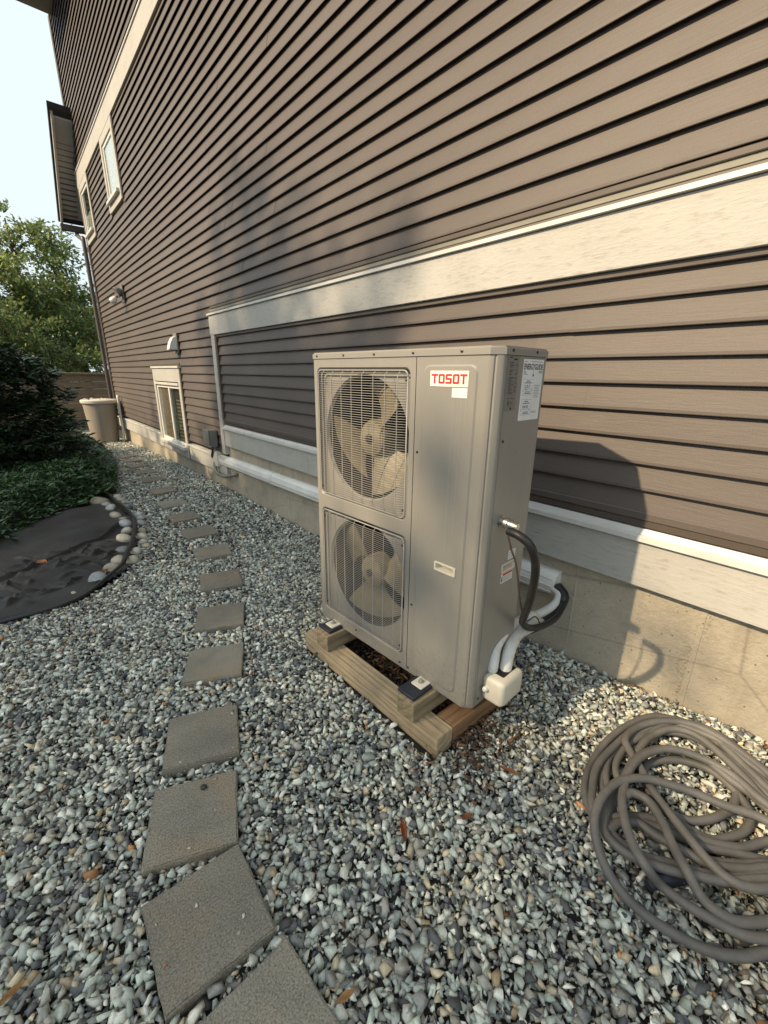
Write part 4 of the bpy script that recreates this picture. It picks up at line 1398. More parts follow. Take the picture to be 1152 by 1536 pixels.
# ------------------------------------------------------------------ garden hose coil
HOSE = [(0.099, 1.781, 0.03),(-0.039, 1.722, 0.03),(-0.052, 1.615, 0.03),(-0.091, 1.529, 0.03),(-0.144, 1.476, 0.03),(-0.199, 1.468, 0.03),(-0.252, 1.489, 0.03),(-0.29, 1.536, 0.03),(-0.304, 1.596, 0.03),(-0.249, 1.672, 0.03),(-0.17, 1.709, 0.03),(-0.096, 1.703, 0.03),(-0.012, 1.646, 0.03),(-0.003, 1.57, 0.03),(-0.039, 1.501, 0.03),(-0.074, 1.452, 0.04),(-0.136, 1.441, 0.04),(-0.207, 1.447, 0.04),(-0.297, 1.435, 0.04),(-0.348, 1.452, 0.04),(-0.387, 1.519, 0.04),(-0.385, 1.644, 0.04),(-0.332, 1.758, 0.04),(-0.236, 1.817, 0.04),(-0.12, 1.798, 0.04),(-0.01, 1.745, 0.04),(0.076, 1.697, 0.04),(0.096, 1.627, 0.04),(0.044, 1.564, 0.04),(-0.002, 1.488, 0.05),(-0.072, 1.434, 0.05),(-0.146, 1.407, 0.05),(-0.217, 1.376, 0.05),(-0.282, 1.32, 0.05),(-0.346, 1.364, 0.05),(-0.389, 1.43, 0.05),(-0.414, 1.532, 0.05),(-0.398, 1.671, 0.05),(-0.339, 1.82, 0.05),(-0.242, 1.885, 0.05),(-0.141, 1.878, 0.05),(0.017, 1.802, 0.05),(0.14, 1.741, 0.05),(0.165, 1.649, 0.05),(0.115, 1.543, 0.05),(-0.007, 1.463, 0.045),(-0.077, 1.409, 0.045),(-0.151, 1.381, 0.045),(-0.221, 1.35, 0.045),(-0.286, 1.295, 0.045),(-0.349, 1.336, 0.045),(-0.392, 1.4, 0.045),(-0.416, 1.499, 0.045),(-0.401, 1.636, 0.045),(-0.342, 1.782, 0.045),(-0.247, 1.847, 0.045),(-0.146, 1.842, 0.045),(0.01, 1.77, 0.045),(0.134, 1.713, 0.045),(0.158, 1.624, 0.045),(0.109, 1.519, 0.045),(0.066, 1.493, 0.055),(0.01, 1.421, 0.055),(-0.055, 1.361, 0.055),(-0.125, 1.334, 0.055),(-0.2, 1.325, 0.055),(-0.262, 1.317, 0.055),(-0.298, 1.273, 0.055),(-0.32, 1.236, 0.035),(-0.376, 1.272, 0.035),(-0.422, 1.343, 0.035),(-0.45, 1.464, 0.035),(-0.449, 1.593, 0.055),(-0.42, 1.727, 0.055),(-0.366, 1.829, 0.055),(-0.283, 1.863, 0.055),(-0.18, 1.863, 0.055),(-0.073, 1.834, 0.055),(0.015, 1.806, 0.055),(0.134, 1.793, 0.055),(0.205, 1.712, 0.055),(0.181, 1.564, 0.055),(0.079, 1.459, 0.06),(0.007, 1.355, 0.06),(-0.057, 1.3, 0.06),(-0.127, 1.257, 0.06),(-0.188, 1.216, 0.06),(-0.252, 1.206, 0.06),(-0.304, 1.244, 0.06),(-0.324, 1.347, 0.06),(-0.33, 1.469, 0.06),(-0.348, 1.637, 0.06),(-0.34, 1.744, 0.06),(-0.294, 1.842, 0.06),(-0.215, 1.879, 0.06),(-0.118, 1.824, 0.06),(-0.033, 1.775, 0.06),(0.034, 1.744, 0.06),(0.148, 1.735, 0.06),(0.211, 1.663, 0.06),(0.176, 1.542, 0.06),(0.078, 1.477, 0.065),(0.028, 1.413, 0.065),(-0.041, 1.348, 0.065),(-0.105, 1.327, 0.065),(-0.183, 1.312, 0.065),(-0.237, 1.31, 0.065),(-0.278, 1.261, 0.065),(-0.29, 1.214, 0.065),(-0.349, 1.242, 0.065),(-0.387, 1.317, 0.065),(-0.419, 1.427, 0.065),(-0.416, 1.582, 0.065),(-0.394, 1.705, 0.065),(-0.334, 1.812, 0.065),(-0.259, 1.838, 0.065),(-0.153, 1.846, 0.065),(-0.055, 1.811, 0.065),(0.036, 1.791, 0.065),(0.146, 1.772, 0.065),(0.22, 1.698, 0.065),(0.191, 1.547, 0.065),(0.074, 1.416, 0.075),(0.002, 1.321, 0.075),(-0.061, 1.267, 0.075),(-0.127, 1.218, 0.075),(-0.19, 1.183, 0.075),(-0.253, 1.174, 0.075),(-0.301, 1.202, 0.075),(-0.324, 1.31, 0.075),(-0.33, 1.428, 0.075),(-0.344, 1.58, 0.075),(-0.34, 1.695, 0.075),(-0.295, 1.791, 0.075),(-0.214, 1.815, 0.075),(-0.122, 1.775, 0.075),(-0.038, 1.729, 0.075),(0.03, 1.689, 0.075),(0.14, 1.692, 0.075),(0.202, 1.623, 0.075),(0.169, 1.497, 0.075),(0.078, 1.37, 0.09),(0.045, 1.333, 0.09),(0.001, 1.314, 0.09),(-0.053, 1.327, 0.09),(-0.118, 1.365, 0.09),(-0.176, 1.401, 0.09),(-0.243, 1.449, 0.09),(-0.302, 1.509, 0.09),(-0.364, 1.565, 0.09),(-0.399, 1.616, 0.09),(-0.388, 1.713, 0.09),(-0.332, 1.802, 0.09),(-0.242, 1.856, 0.09),(-0.142, 1.848, 0.09),(-0.046, 1.818, 0.09),(0.048, 1.776, 0.09),(0.181, 1.725, 0.09),(0.235, 1.595, 0.09),(0.189, 1.436, 0.09),(0.134, 1.326, 0.09),(0.095, 1.285, 0.075),(0.046, 1.225, 0.075),(-0.001, 1.206, 0.075),(-0.043, 1.218, 0.075),(-0.083, 1.232, 0.105),(-0.129, 1.276, 0.105),(-0.175, 1.331, 0.105),(-0.235, 1.38, 0.105),(-0.281, 1.371, 0.105),(-0.299, 1.338, 0.105),(-0.32, 1.4, 0.105),(-0.33, 1.51, 0.105),(-0.3, 1.628, 0.105),(-0.241, 1.691, 0.105),(-0.165, 1.71, 0.105),(-0.083, 1.686, 0.105),(-0.022, 1.673, 0.105),(0.07, 1.636, 0.105),(0.181, 1.631, 0.105),(0.248, 1.583, 0.075),(0.21, 1.422, 0.075),(0.144, 1.303, 0.06),(0.104, 1.251, 0.06),(0.057, 1.209, 0.06),(-0.003, 1.187, 0.06),(-0.058, 1.174, 0.06),(-0.121, 1.172, 0.06),(-0.167, 1.152, 0.11),(-0.218, 1.193, 0.11),(-0.262, 1.252, 0.11),(-0.3, 1.33, 0.11),(-0.324, 1.454, 0.11),(-0.315, 1.564, 0.11),(-0.262, 1.656, 0.12),(-0.166, 1.702, 0.12),(-0.077, 1.699, 0.12),(0.025, 1.653, 0.12),(0.123, 1.662, 0.12),(0.118, 1.577, 0.12),(0.023, 1.582, 0.12),(-0.067, 1.542, 0.12),(-0.143, 1.519, 0.12),(-0.22, 1.482, 0.12),(-0.284, 1.436, 0.12),(-0.329, 1.356, 0.12),(-0.338, 1.261, 0.12),(-0.326, 1.185, 0.11),(-0.298, 1.138, 0.09),(-0.246, 1.098, 0.06),(-0.185, 1.084, 0.035),(-0.117, 1.083, 0.03),(-0.05, 1.098, 0.03),(0.009, 1.124, 0.03),(0.066, 1.172, 0.03),(0.111, 1.239, 0.035),(0.201, 1.39, 0.04),(0.289, 1.543, 0.045)]


def hose():
    pts = []
    for x, y, z in HOSE:
        pts.append((x, min(y, 1.99), max(z, float(gz(x, y)) + 0.024 + 0.45 * max(0, z - 0.03))))
    o = put('garden_hose', tube_me(catmull(pts, 6), 0.0138, 12, 'garden_hose'), MAT['hose'])
    tag(o, 'coiled grey rubber hose lying on the gravel by the foundation', 'hose')


hose()
# tool half hidden under the hose
sp = empty('spray_nozzle', (-0.115, 1.225, 0.022), math.radians(62))
tag(sp, 'dark blue and cream nozzle half hidden under the hose coil', 'nozzle')
put('body', tube_me(catmull([(-0.07, 0, 0.012), (-0.03, 0.004, 0.016), (0.02, 0.0, 0.018), (0.07, -0.01, 0.014)], 5), [0.014 + 0.010 * math.sin(math.pi * i / 15) for i in range(16)], 10), MAT['navy'], sp)
put('grip', tube_me(catmull([(-0.085, 0.022, 0.008), (-0.03, 0.036, 0.01), (0.03, 0.032, 0.012), (0.075, 0.012, 0.012)], 5), 0.006, 8), MAT['creampaper'], sp)
put('ring', tube_me(catmull([(0.03, -0.02, 0.02), (0.045, -0.005, 0.034), (0.05, 0.014, 0.028), (0.045, 0.02, 0.01)], 4), 0.004, 8), MAT['steel'], sp)

# ------------------------------------------------------------------ planting bed: fabric, edging, border stones
def bed_z(x, y):
    d = np.clip(border_y(np.minimum(x, -3.05)) - y, 0, 3)
    return gz(x, y) + 0.010 + 0.03 * sm(d / 0.5) + 0.04 * sm(d / 1.6)


def fabric():
    r = np.random.default_rng(9)
    nx, ny = 330, 250
    xs = np.linspace(-6.3, -3.0, nx)
    V = []
    for x in xs:
        top = float(border_y(min(x, -3.05)))
        if x > -3.05: top = -0.9
        top = min(top, 0.72) + 0.01
        ys = np.linspace(-1.1, top, ny)
        V.append(np.stack([np.full(ny, x), ys], 1))
    P = np.concatenate(V)
    x, y = P[:, 0], P[:, 1]
    # right limit follows the border
    lim = np.interp(y, BORD[:8, 1], BORD[:8, 0])
    x = np.where(y < 0.5, np.minimum(x, lim - 0.005), x)
    z = bed_z(x, y)
    wr = np.zeros(len(x))
    for k in range(26):
        a = r.normal(0.55, 0.5)
        fx, fy = math.cos(a), math.sin(a)
        fr = r.uniform(5, 22)
        wr += 0.0070 * np.sin((x * fx + y * fy) * fr + r.uniform(0, 6)) / (1 + fr * 0.06)
    # one long fold and some creases
    fold = np.array([(-4.66, 0.60), (-4.33, 0.33), (-4.03, 0.08), (-3.90, -0.08), (-3.75, -0.22), (-3.5, -0.6)])
    d = np.full(len(x), 9.0)
    for (ax, ay), (bx, by) in zip(fold[:-1], fold[1:]):
        t = np.clip(((x - ax) * (bx - ax) + (y - ay) * (by - ay)) / ((bx - ax) ** 2 + (by - ay) ** 2), 0, 1)
        d = np.minimum(d, np.hypot(x - ax - t * (bx - ax), y - ay - t * (by - ay)))
    z = z + wr + 0.034 * np.exp(-(d / 0.014) ** 2)
    for k in range(70):
        ax, ay = r.uniform(-4.2, -3.25), r.uniform(-0.35, 0.40)
        an = r.uniform(0.6, 2.6); L = r.uniform(0.05, 0.2)
        bx, by = ax + L * math.cos(an), ay + L * math.sin(an)
        t = np.clip(((x - ax) * (bx - ax) + (y - ay) * (by - ay)) / (L * L), 0, 1)
        dd = np.hypot(x - ax - t * (bx - ax), y - ay - t * (by - ay))
        z = z + r.uniform(0.014, 0.032) * np.exp(-(dd / r.uniform(0.007, 0.013)) ** 2) * np.sin(np.pi * np.clip(t, 0.02, 0.98))
    V = np.stack([x, y, z], 1)
    I = np.arange(nx * ny).reshape(nx, ny)
    F = np.stack([I[:-1, :-1], I[1:, :-1], I[1:, 1:], I[:-1, 1:]], -1).reshape(-1, 4)
    o = put('landscape_fabric', arrays_me('landscape_fabric', V, F, smooth=True), MAT['fabric'])
    tag(o, 'black wrinkled weed fabric sheet spread over the planting bed', 'fabric')


fabric()
eg = put('edging_pipe', tube_me(catmull([(x, y, float(gz(x, y)) + (0.062 if -5.9 < x < -3.3 else 0.024)) for x, y in
        [(-6.1, 0.66), (-5.78, 0.69), (-5.435, 0.70), (-5.07, 0.73), (-4.76, 0.73), (-4.46, 0.69), (-4.17, 0.625), (-3.92, 0.555), (-3.71, 0.482), (-3.54, 0.425), (-3.39, 0.325), (-3.27, 0.18), (-3.18, 0.065), (-3.15, -0.11), (-3.15, -0.28), (-3.12, -0.9), (-3.08, -2.2)]], 6), [0.018] * 54 + [0.012] * 43, 8), MAT['rubber'])
tag(eg, 'black edging pipe between the black fabric and the gravel', 'edging')

INNER = [(-5.624, 0.562, 0.15), (-5.479, 0.61, 0.085), (-5.323, 0.634, 0.10), (-5.015, 0.617, 0.10), (-4.835, 0.657, 0.085), (-4.641, 0.645, 0.10), (-4.432, 0.615, 0.10), (-4.184, 0.56, 0.11), (-3.919, 0.495, 0.09), (-3.741, 0.430, 0.085), (-3.576, 0.357, 0.10), (-3.431, 0.250, 0.11)]
OUTER = [(-5.777, 0.765, 0.09), (-5.63, 0.775, 0.07), (-5.496, 0.785, 0.065), (-5.258, 0.785, 0.09), (-4.933, 0.815, 0.075), (-4.772, 0.80, 0.07), (-4.564, 0.768, 0.085), (-4.362, 0.725, 0.075), (-4.196, 0.690, 0.08), (-4.034, 0.665, 0.07), (-3.941, 0.665, 0.055), (-3.837, 0.575, 0.085), (-3.665, 0.512, 0.085)]
LABI = ['largest tan boulder at the far end of the border by the ground cover', 'narrow grey cobble beside the large tan boulder', 'pale speckled cobble, third along the fabric side of the border',
        'round cream cobble where the fabric corner tucks under the pipe', 'flat cobble just below the round cream one on the fabric side', 'grey white cobble at the outward bend of the border, fabric side',
        'cream cobble, seventh from the far end on the fabric side', 'pale cobble, eighth from the far end on the fabric side', 'dark grey cobble, fourth from the near end on the fabric side',
        'tan cobble, third from the near end on the fabric side', 'long flat tan cobble, second from the near end of the border', 'long blue grey cobble at the near end of the border']
LABO = ['cream cobble farthest away on the gravel side of the border', 'second cobble from the far end on the gravel side', 'third cobble from the far end on the gravel side', 'flat blue grey cobble at the far bend on the gravel side',
        'white round cobble at the outward bend on the gravel side', 'grey cobble just nearer than the white round one on the gravel side', 'speckled grey cobble midway along the gravel side', 'small brownish cobble midway along the gravel side',
        'cream cobble, fifth from the near end on the gravel side', 'small cobble, fourth from the near end on the gravel side', 'smallest yellowish cobble sticking out into the gravel', 'cream oval cobble, second from the near end on the gravel side',
        'cream round cobble nearest the viewer on the gravel side']
RCOL = [(0.30, 0.26, 0.19), (0.36, 0.36, 0.33), (0.44, 0.43, 0.39), (0.42, 0.38, 0.28), (0.34, 0.31, 0.25), (0.38, 0.39, 0.39), (0.46, 0.43, 0.35), (0.45, 0.42, 0.34), (0.16, 0.165, 0.165), (0.36, 0.33, 0.26), (0.34, 0.31, 0.24), (0.27, 0.29, 0.28)]
RCOLO = [(0.48, 0.46, 0.40), (0.46, 0.42, 0.33), (0.42, 0.38, 0.30), (0.19, 0.21, 0.22), (0.50, 0.50, 0.48), (0.36, 0.36, 0.34), (0.34, 0.345, 0.34), (0.34, 0.30, 0.23), (0.46, 0.43, 0.34), (0.38, 0.36, 0.30), (0.48, 0.43, 0.27), (0.44, 0.42, 0.35), (0.40, 0.375, 0.29)]


def river_stone(x, y, s, col, label, seed, ang):
    r = random.Random(seed)
    bm = bmesh.new()
    bmesh.ops.create_icosphere(bm, subdivisions=3, radius=1)
    k = [(Vector((r.uniform(-1, 1), r.uniform(-1, 1), r.uniform(-1, 1))).normalized(), r.uniform(-0.30, 0.20)) for _ in range(9)]
    for v in bm.verts:
        d = v.co.normalized()
        f = 1 + sum(a * max(0, d.dot(n)) ** 2 for n, a in k)
        v.co = Vector((d.x * f * s * 0.62, d.y * f * s * 0.46, d.z * f * s * 0.36))
    me = from_bm(bm, 'cobble', True)
    at = me.attributes.new('tint', 'FLOAT_COLOR', 'POINT')
    at.data.foreach_set('color', np.tile(np.array([*col, 1.0], np.float32), len(me.vertices)))
    o = put('cobble', me, MAT['river'], None, (x, y, float(gz(x, y)) + s * 0.22), (r.uniform(-0.2, 0.2), r.uniform(-0.2, 0.2), ang))
    tag(o, label, 'cobble', 'rounded stones bordering the planting bed')


for i, (x, y, s) in enumerate(INNER): river_stone(x, y, s * 1.18, RCOL[i], LABI[i], 100 + i, 0.5 + 0.25 * math.sin(i * 2.1))
for i, (x, y, s) in enumerate(OUTER): river_stone(x, y, s * 1.2, RCOLO[i], LABO[i], 200 + i, 0.2 + 0.4 * math.sin(i * 1.7))
river_stone(-3.297, 0.085, 0.06, (0.42, 0.36, 0.24), 'small lone yellowish pebble at the near edge of the black fabric', 300, 0.3)


# fallen leaves and bits
def curled(name, loc, L, wd, col, label, cat, rz, curl=0.4):
    n, m = 8, 4
    V = []; F = []
    for i in range(n + 1):
        t = i / n
        w = wd * math.sin(math.pi * (0.08 + 0.88 * t)) ** 0.7
        for j in range(m + 1):
            s = j / m * 2 - 1
            V.append(((t - 0.5) * L, s * w, 0.004 + curl * wd * s * s + 0.15 * L * (t - 0.5) ** 2 + 0.002 * math.sin(9 * t + 3 * s)))
    for i in range(n):
        for j in range(m):
            q = i * (m + 1) + j
            F.append((q, q + 1, q + m + 2, q + m + 1))
    me = bpy.data.meshes.new(name); me.from_pydata(V, [], F)
    bm = bmesh.new(); bm.from_mesh(me)
    r = bmesh.ops.extrude_face_region(bm, geom=list(bm.faces))
    bmesh.ops.translate(bm, vec=(0, 0, 0.002), verts=[g for g in r['geom'] if isinstance(g, bmesh.types.BMVert)])
    me = from_bm(bm, name)
    at = me.attributes.new('tint', 'FLOAT_COLOR', 'POINT')
    at.data.foreach_set('color', np.tile(np.array([*col, 1.0], np.float32), len(me.vertices)))
    o = put(name, me, MAT['bark'], None, loc, (0, 0, rz))
    tag(o, label, cat)


curled('bark_chip', (-0.726, 0.723, 0.022), 0.065, 0.010, (0.22, 0.065, 0.025), 'rusty red bark chip lying on the gravel below the heat pump', 'bark chip', 2.6, 0.9)
curled('bark_chip', (-0.634, 1.183, 0.022), 0.075, 0.008, (0.24, 0.10, 0.045), 'long reddish bark sliver on the gravel right of the timber', 'bark chip', 0.4, 0.7)
curled('bark_chip', (-0.621, 0.919, 0.022), 0.04, 0.010, (0.21, 0.085, 0.04), 'small reddish bark chip on the gravel between the timber and the hose', 'bark chip', 1.2, 0.7)
curled('fallen_leaf', (-3.787, -0.039, 0.105), 0.075, 0.028, (0.33, 0.14, 0.06), 'orange brown leaf lying on the black fabric', 'leaf', 0.8, 0.5)
curled('fallen_leaf', (-3.46, 0.30, 0.06), 0.05, 0.02, (0.27, 0.11, 0.05), 'small brown leaf on the fabric beside the near border stones', 'leaf', 2.0, 0.5)
curled('bark_chip', (-1.04, -0.26, 0.024), 0.06, 0.008, (0.34, 0.19, 0.07), 'orange wood sliver on the gravel at the bottom left corner', 'bark chip', 1.9, 0.7)
curled('bark_chip', (-0.52, 0.345, 0.035), 0.045, 0.008, (0.36, 0.2, 0.08), 'orange sliver beside the nearest paver at the bottom edge', 'bark chip', 1.4, 0.7)
river_stone(-1.298, 0.272, 0.020, (0.035, 0.035, 0.038), 'small dark pebble lying on a square paver', 400, 0.7)
bpy.data.objects[-1] if False else None
pb = [o for o in bpy.data.objects if o.get('label') == 'small dark pebble lying on a square paver'][0]
pb.location.z = float(gz(-1.298, 0.272)) + 0.026 + 0.006
pb.name = 'pebble'; pb['category'] = 'pebble'; del pb['group']


# ------------------------------------------------------------------ plants
def leaf_protos(L, Wd, fold=0.25):
    """pointed leaf of 4 quads -> 8 triangles kept as quads"""
    v = np.array([(0, 0, 0), (0.33 * L, Wd, fold * Wd), (0.33 * L, 0, -fold * Wd * 0.4), (0.33 * L, -Wd, fold * Wd),
                  (0.68 * L, Wd * 0.8, fold * Wd * 0.6), (0.70 * L, 0, -fold * Wd * 0.5), (0.68 * L, -Wd * 0.8, fold * Wd * 0.6), (L, 0, -0.10 * L)], float)
    f = np.array([(0, 2, 1), (0, 3, 2), (1, 2, 5), (1, 5, 4), (2, 3, 6), (2, 6, 5), (4, 5, 7), (5, 6, 7)])
    return v, f


def leaf_diamond(L, Wd):
    v = np.array([(0, 0, 0), (0.45 * L, Wd, 0.1 * L), (L, 0, -0.05 * L), (0.45 * L, -Wd, 0.1 * L)], float)
    f = np.array([(0, 2, 1), (0, 3, 2)])
    return v, f


def rot_from(dirs, r):
    """rotations whose x axis is along dirs, with random roll biased to face up"""
    d = dirs / np.linalg.norm(dirs, axis=1)[:, None]
    up = np.tile([0, 0, 1.0], (len(d), 1)) + r.normal(0, 0.35, d.shape)
    y = np.cross(up, d); y /= np.linalg.norm(y, axis=1)[:, None] + 1e-9
    z = np.cross(d, y)
    return np.stack([d, y, z], -1)


def leaves(name, pos, dirs, size, cols, proto, r, mat, parent=None):
    n = len(pos)
    scl = np.repeat(size[:, None], 3, 1)
    V, F, C = scatter(pos, scl, rot_from(dirs, r), cols, [proto], r)
    return put(name, arrays_me(name, V, F, C), mat, parent)


def green(n, r, base, spread=0.25, warm=0.0):
    c = np.array(base)[None] * np.exp(r.normal(0, spread, (n, 1)))
    c = c * (1 + r.normal(0, 0.08, (n, 3)))
    k = r.uniform(0, 1, n) < warm
    c[k] = c[k] * np.array([1.7, 1.3, 0.7])
    return np.clip(c, 0.003, 0.6)


def ground_cover():
    r = np.random.default_rng(31)
    n = 62000
    x = r.uniform(-12.6, -4.55, n)
    by = border_y(x) - 0.02
    y = by - r.uniform(0, 1, n) ** 1.3 * 2.2
    # near edge of the patch runs diagonally over the fabric
    edge = np.interp(y, [-2.2, -0.29, 0.0, 0.44, 0.55, 0.8, 1.4], [-4.4, -4.55, -5.15, -5.6, -5.85, -6.05, -6.2])
    k = x < edge + r.normal(0, 0.05, n)
    x = x[k]; y = y[k]; n = len(x)
    d = np.minimum(border_y(x) - y, (edge[k] - x))
    top = 0.10 + 0.26 * sm(np.clip(d, 0, 9) / 0.40) + 0.05 * np.sin(x * 5 + 2) * np.sin(y * 6)
    z = gz(x, y) + top * r.uniform(0.25, 1.0, n) ** 0.5
    x = x + r.normal(0, 0.02, n)
    a = r.uniform(0, 2 * np.pi, n)
    dirs = np.stack([np.cos(a), np.sin(a), r.uniform(-0.1, 0.9, n)], 1)
    o = leaves('ground_cover', np.stack([x, y, z], 1), dirs, r.uniform(0.7, 1.3, n), green(n, r, (0.055, 0.105, 0.042), 0.35, 0.03), leaf_protos(0.066, 0.010), r, MAT['darkleaf'])
    tag(o, 'low dark green ground cover beside the gravel path', 'ground cover', None, 'stuff')


ground_cover()


def bush():
    r = np.random.default_rng(41)
    bx, by = -7.7, -0.46
    b = empty('shrub', (bx, by, -0.03))
    tag(b, 'dark broad leaved evergreen shrub at the left edge behind the ground cover', 'shrub')
    tips = []
    for k in range(26):
        a = r.uniform(0, 2 * np.pi); el_ = r.uniform(0.25, 1.35)
        L = r.uniform(0.55, 0.85) * (1.0 + 0.25 * math.sin(el_))
        d = Vector((math.cos(a) * math.cos(el_), math.sin(a) * math.cos(el_), math.sin(el_)))
        p = [Vector((r.normal(0, 0.05), r.normal(0, 0.05), 0)), d * L * 0.35 + Vector((0, 0, 0.1)), d * L * 0.7 + Vector((0, 0, 0.18)), d * L + Vector((0, 0, 0.15))]
        put('branch', tube_me(catmull(p, 3), [0.026 - 0.002 * i for i in range(10)], 6), MAT['barktrunk'], b)
    n = 1500
    # whorl centres through the crown
    u = r.normal(size=(n, 3)); u /= np.linalg.norm(u, axis=1)[:, None]
    rad = r.uniform(0.25, 1.0, n) ** 0.45
    lump = 1 + 0.16 * np.sin(u[:, 0] * 5 + 1) * np.cos(u[:, 2] * 4) + 0.1 * np.sin(u[:, 1] * 9)
    c = u * rad[:, None] * lump[:, None] * np.array([1.08, 1.04, 1.02]) + np.array([0, 0, 1.02])
    c = c[c[:, 2] > 0.08]
    m = 13
    P = np.repeat(c, m, 0)
    nn = len(P)
    a = np.tile(np.arange(m) * 2.4, len(c)) + np.repeat(r.uniform(0, 6, len(c)), m)
    out = np.repeat(c - np.array([0, 0, 0.8]), m, 0)
    out /= np.linalg.norm(out, axis=1)[:, None] + 1e-6
    dirs = np.stack([np.cos(a), np.sin(a), r.uniform(-0.35, 0.45, nn)], 1) + out * 0.55
    P = P + r.normal(0, 0.02, P.shape)
    leaves('foliage', P, dirs, r.uniform(0.75, 1.25, nn), green(nn, r, (0.032, 0.060, 0.026), 0.4, 0.05), leaf_protos(0.125, 0.017), r, MAT['darkleaf'], b)
    # lower spreading twigs reaching over the ground cover
    P = []; D = []
    for k in range(16):
        a = r.uniform(0.1, 1.5)
        st = np.array([math.cos(a) * 0.9, math.sin(a) * 0.85 + 0.1, r.uniform(0.35, 0.9)])
        d = np.array([math.cos(a), math.sin(a), r.uniform(-0.15, 0.3)])
        L = r.uniform(0.2, 0.5)
        put('branch', tube_me([Vector(st), Vector(st + d * L * 0.5), Vector(st + d * L)], 0.006, 5), MAT['barktrunk'], b)
        for q in range(20):
            t = q / 20
            P.append(st + d * L * t)
            sd = 1 if q % 2 else -1
            D.append(d * 0.8 + np.array([-d[1], d[0], 0.2]) * sd * 0.8 + r.normal(0, 0.15, 3))
    P = np.array(P); nn = len(P)
    leaves('foliage', P, np.array(D), r.uniform(0.75, 1.15, nn), green(nn, r, (0.024, 0.05, 0.02), 0.3), leaf_protos(0.125, 0.017), r, MAT['darkleaf'], b)


bush()


def tree(name, base, h, crown, nleaf, size, col, label, seed, cat='tree', clumps=60, group=None, trunk_r=0.14, warm=0.08, proto=None, spray=5.2):
    """crown: list of (dx,dy,z, rx,ry,rz) lobes"""
    r = np.random.default_rng(seed)
    t = empty(name, base)
    tag(t, label, cat, group)
    lean = r.normal(0, 0.12, 2)
    tp = [Vector((0, 0, -0.3)), Vector((lean[0] * 0.3, lean[1] * 0.3, h * 0.35)), Vector((lean[0], lean[1], h * 0.7)), Vector((lean[0] * 1.5, lean[1] * 1.5, h * 0.95))]
    path = catmull(tp, 5)
    put('trunk', tube_me(path, [trunk_r * (1 - 0.85 * i / (len(path) - 1)) for i in range(len(path))], 8), MAT['barktrunk'], t)
    cent = []
    wts = np.array([c[3] * c[4] * c[5] for c in crown]); wts /= wts.sum()
    for k in range(clumps):
        q = crown[r.choice(len(crown), p=wts)]
        u = r.normal(size=3); u /= np.linalg.norm(u)
        rad = r.uniform(0.1, 1) ** 0.42
        cent.append((np.array(q[:3]) + u * rad * np.array(q[3:]), u))
    nl = len(cent)
    for k in range(0, nl, max(1, nl // 16)):
        c = Vector(cent[k][0])
        zst = max(0.2 * h, min(0.85 * h, c.z - 0.35 * math.hypot(c.x, c.y) - 0.3))
        st = Vector((lean[0] * zst / h, lean[1] * zst / h, zst))
        mid = (st + c) * 0.5 + Vector((0, 0, 0.12 * (c - st).length))
        L = catmull([st, mid, c], 4)
        put('limb', tube_me(L, [trunk_r * 0.42 * (1 - 0.85 * i / (len(L) - 1)) for i in range(len(L))], 5), MAT['barktrunk'], t)
    per = nleaf // nl
    P = []; D = []
    for c, u in cent:
        s = r.uniform(0.6, 1.25) * size * spray
        # sprays: a few twigs per clump, leaves along them
        nt = 6
        for q in range(nt):
            d = r.normal(size=3) + u * 0.7
            d[2] = d[2] * 0.55 - 0.05
            d /= np.linalg.norm(d)
            k = per // nt
            tt = r.uniform(0.05, 1, k)[:, None]
            pts = c + d * tt * s + r.normal(0, 0.10 * s, (k, 3)) + np.array([0, 0, -0.12 * s]) * tt ** 2
            P.append(pts)
            D.append(d + r.normal(0, 0.75, (k, 3)))
    P = np.concatenate(P); D = np.concatenate(D); n = len(P)
    leaves('crown', P, D, r.uniform(0.7, 1.3, n) * size, green(n, r, col, 0.28, warm), proto or leaf_diamond(1.0, 0.26), r, MAT['leaf'], t)
    return t


tree('broadleaf_tree', (-20, 1.1, 0), 6.4, [(0, 0.1, 4.6, 1.7, 1.4, 2.0), (0, -1.0, 3.6, 1.8, 1.6, 1.9), (0.3, 0.8, 2.9, 1.5, 1.2, 1.4)], 24000, 0.145, (0.20, 0.26, 0.10), 'light green leafy tree rising into the sky at the left edge', 51, clumps=150)
tree('broadleaf_tree', (-24, 2.9, 0), 4.6, [(0, 0, 3.3, 1.5, 1.1, 1.6), (0, -1.4, 2.6, 1.6, 1.5, 1.6)], 9000, 0.20, (0.15, 0.205, 0.085), 'darker leafy tree seen behind the house corner', 52, clumps=60)
tree('broadleaf_tree', (-23, -2.6, 0), 7.2, [(0, 0, 4.6, 2.2, 2.2, 2.4), (0, 0.9, 3.0, 2.0, 1.6, 1.6)], 9000, 0.22, (0.16, 0.22, 0.09), 'leafy tree half cut off by the left edge of the picture', 53, clumps=60)
tree('broadleaf_tree', (-17.6, 0.4, 0), 3.4, [(0, 0, 2.1, 1.1, 1.3, 1.2), (0, 1.2, 1.8, 0.9, 0.9, 0.8), (0, -1.2, 1.8, 1.1, 1.2, 1.2)], 12000, 0.13, (0.16, 0.21, 0.08), 'low bushy tree growing just above the plank retaining wall', 54, clumps=90, trunk_r=0.07)
tree('broadleaf_tree', (-27, 5.2, 0), 5.0, [(0, 0, 3.2, 1.8, 1.8, 1.8)], 5000, 0.22, (0.055, 0.09, 0.03), 'distant tree hidden mostly behind the far house corner', 55, clumps=40)

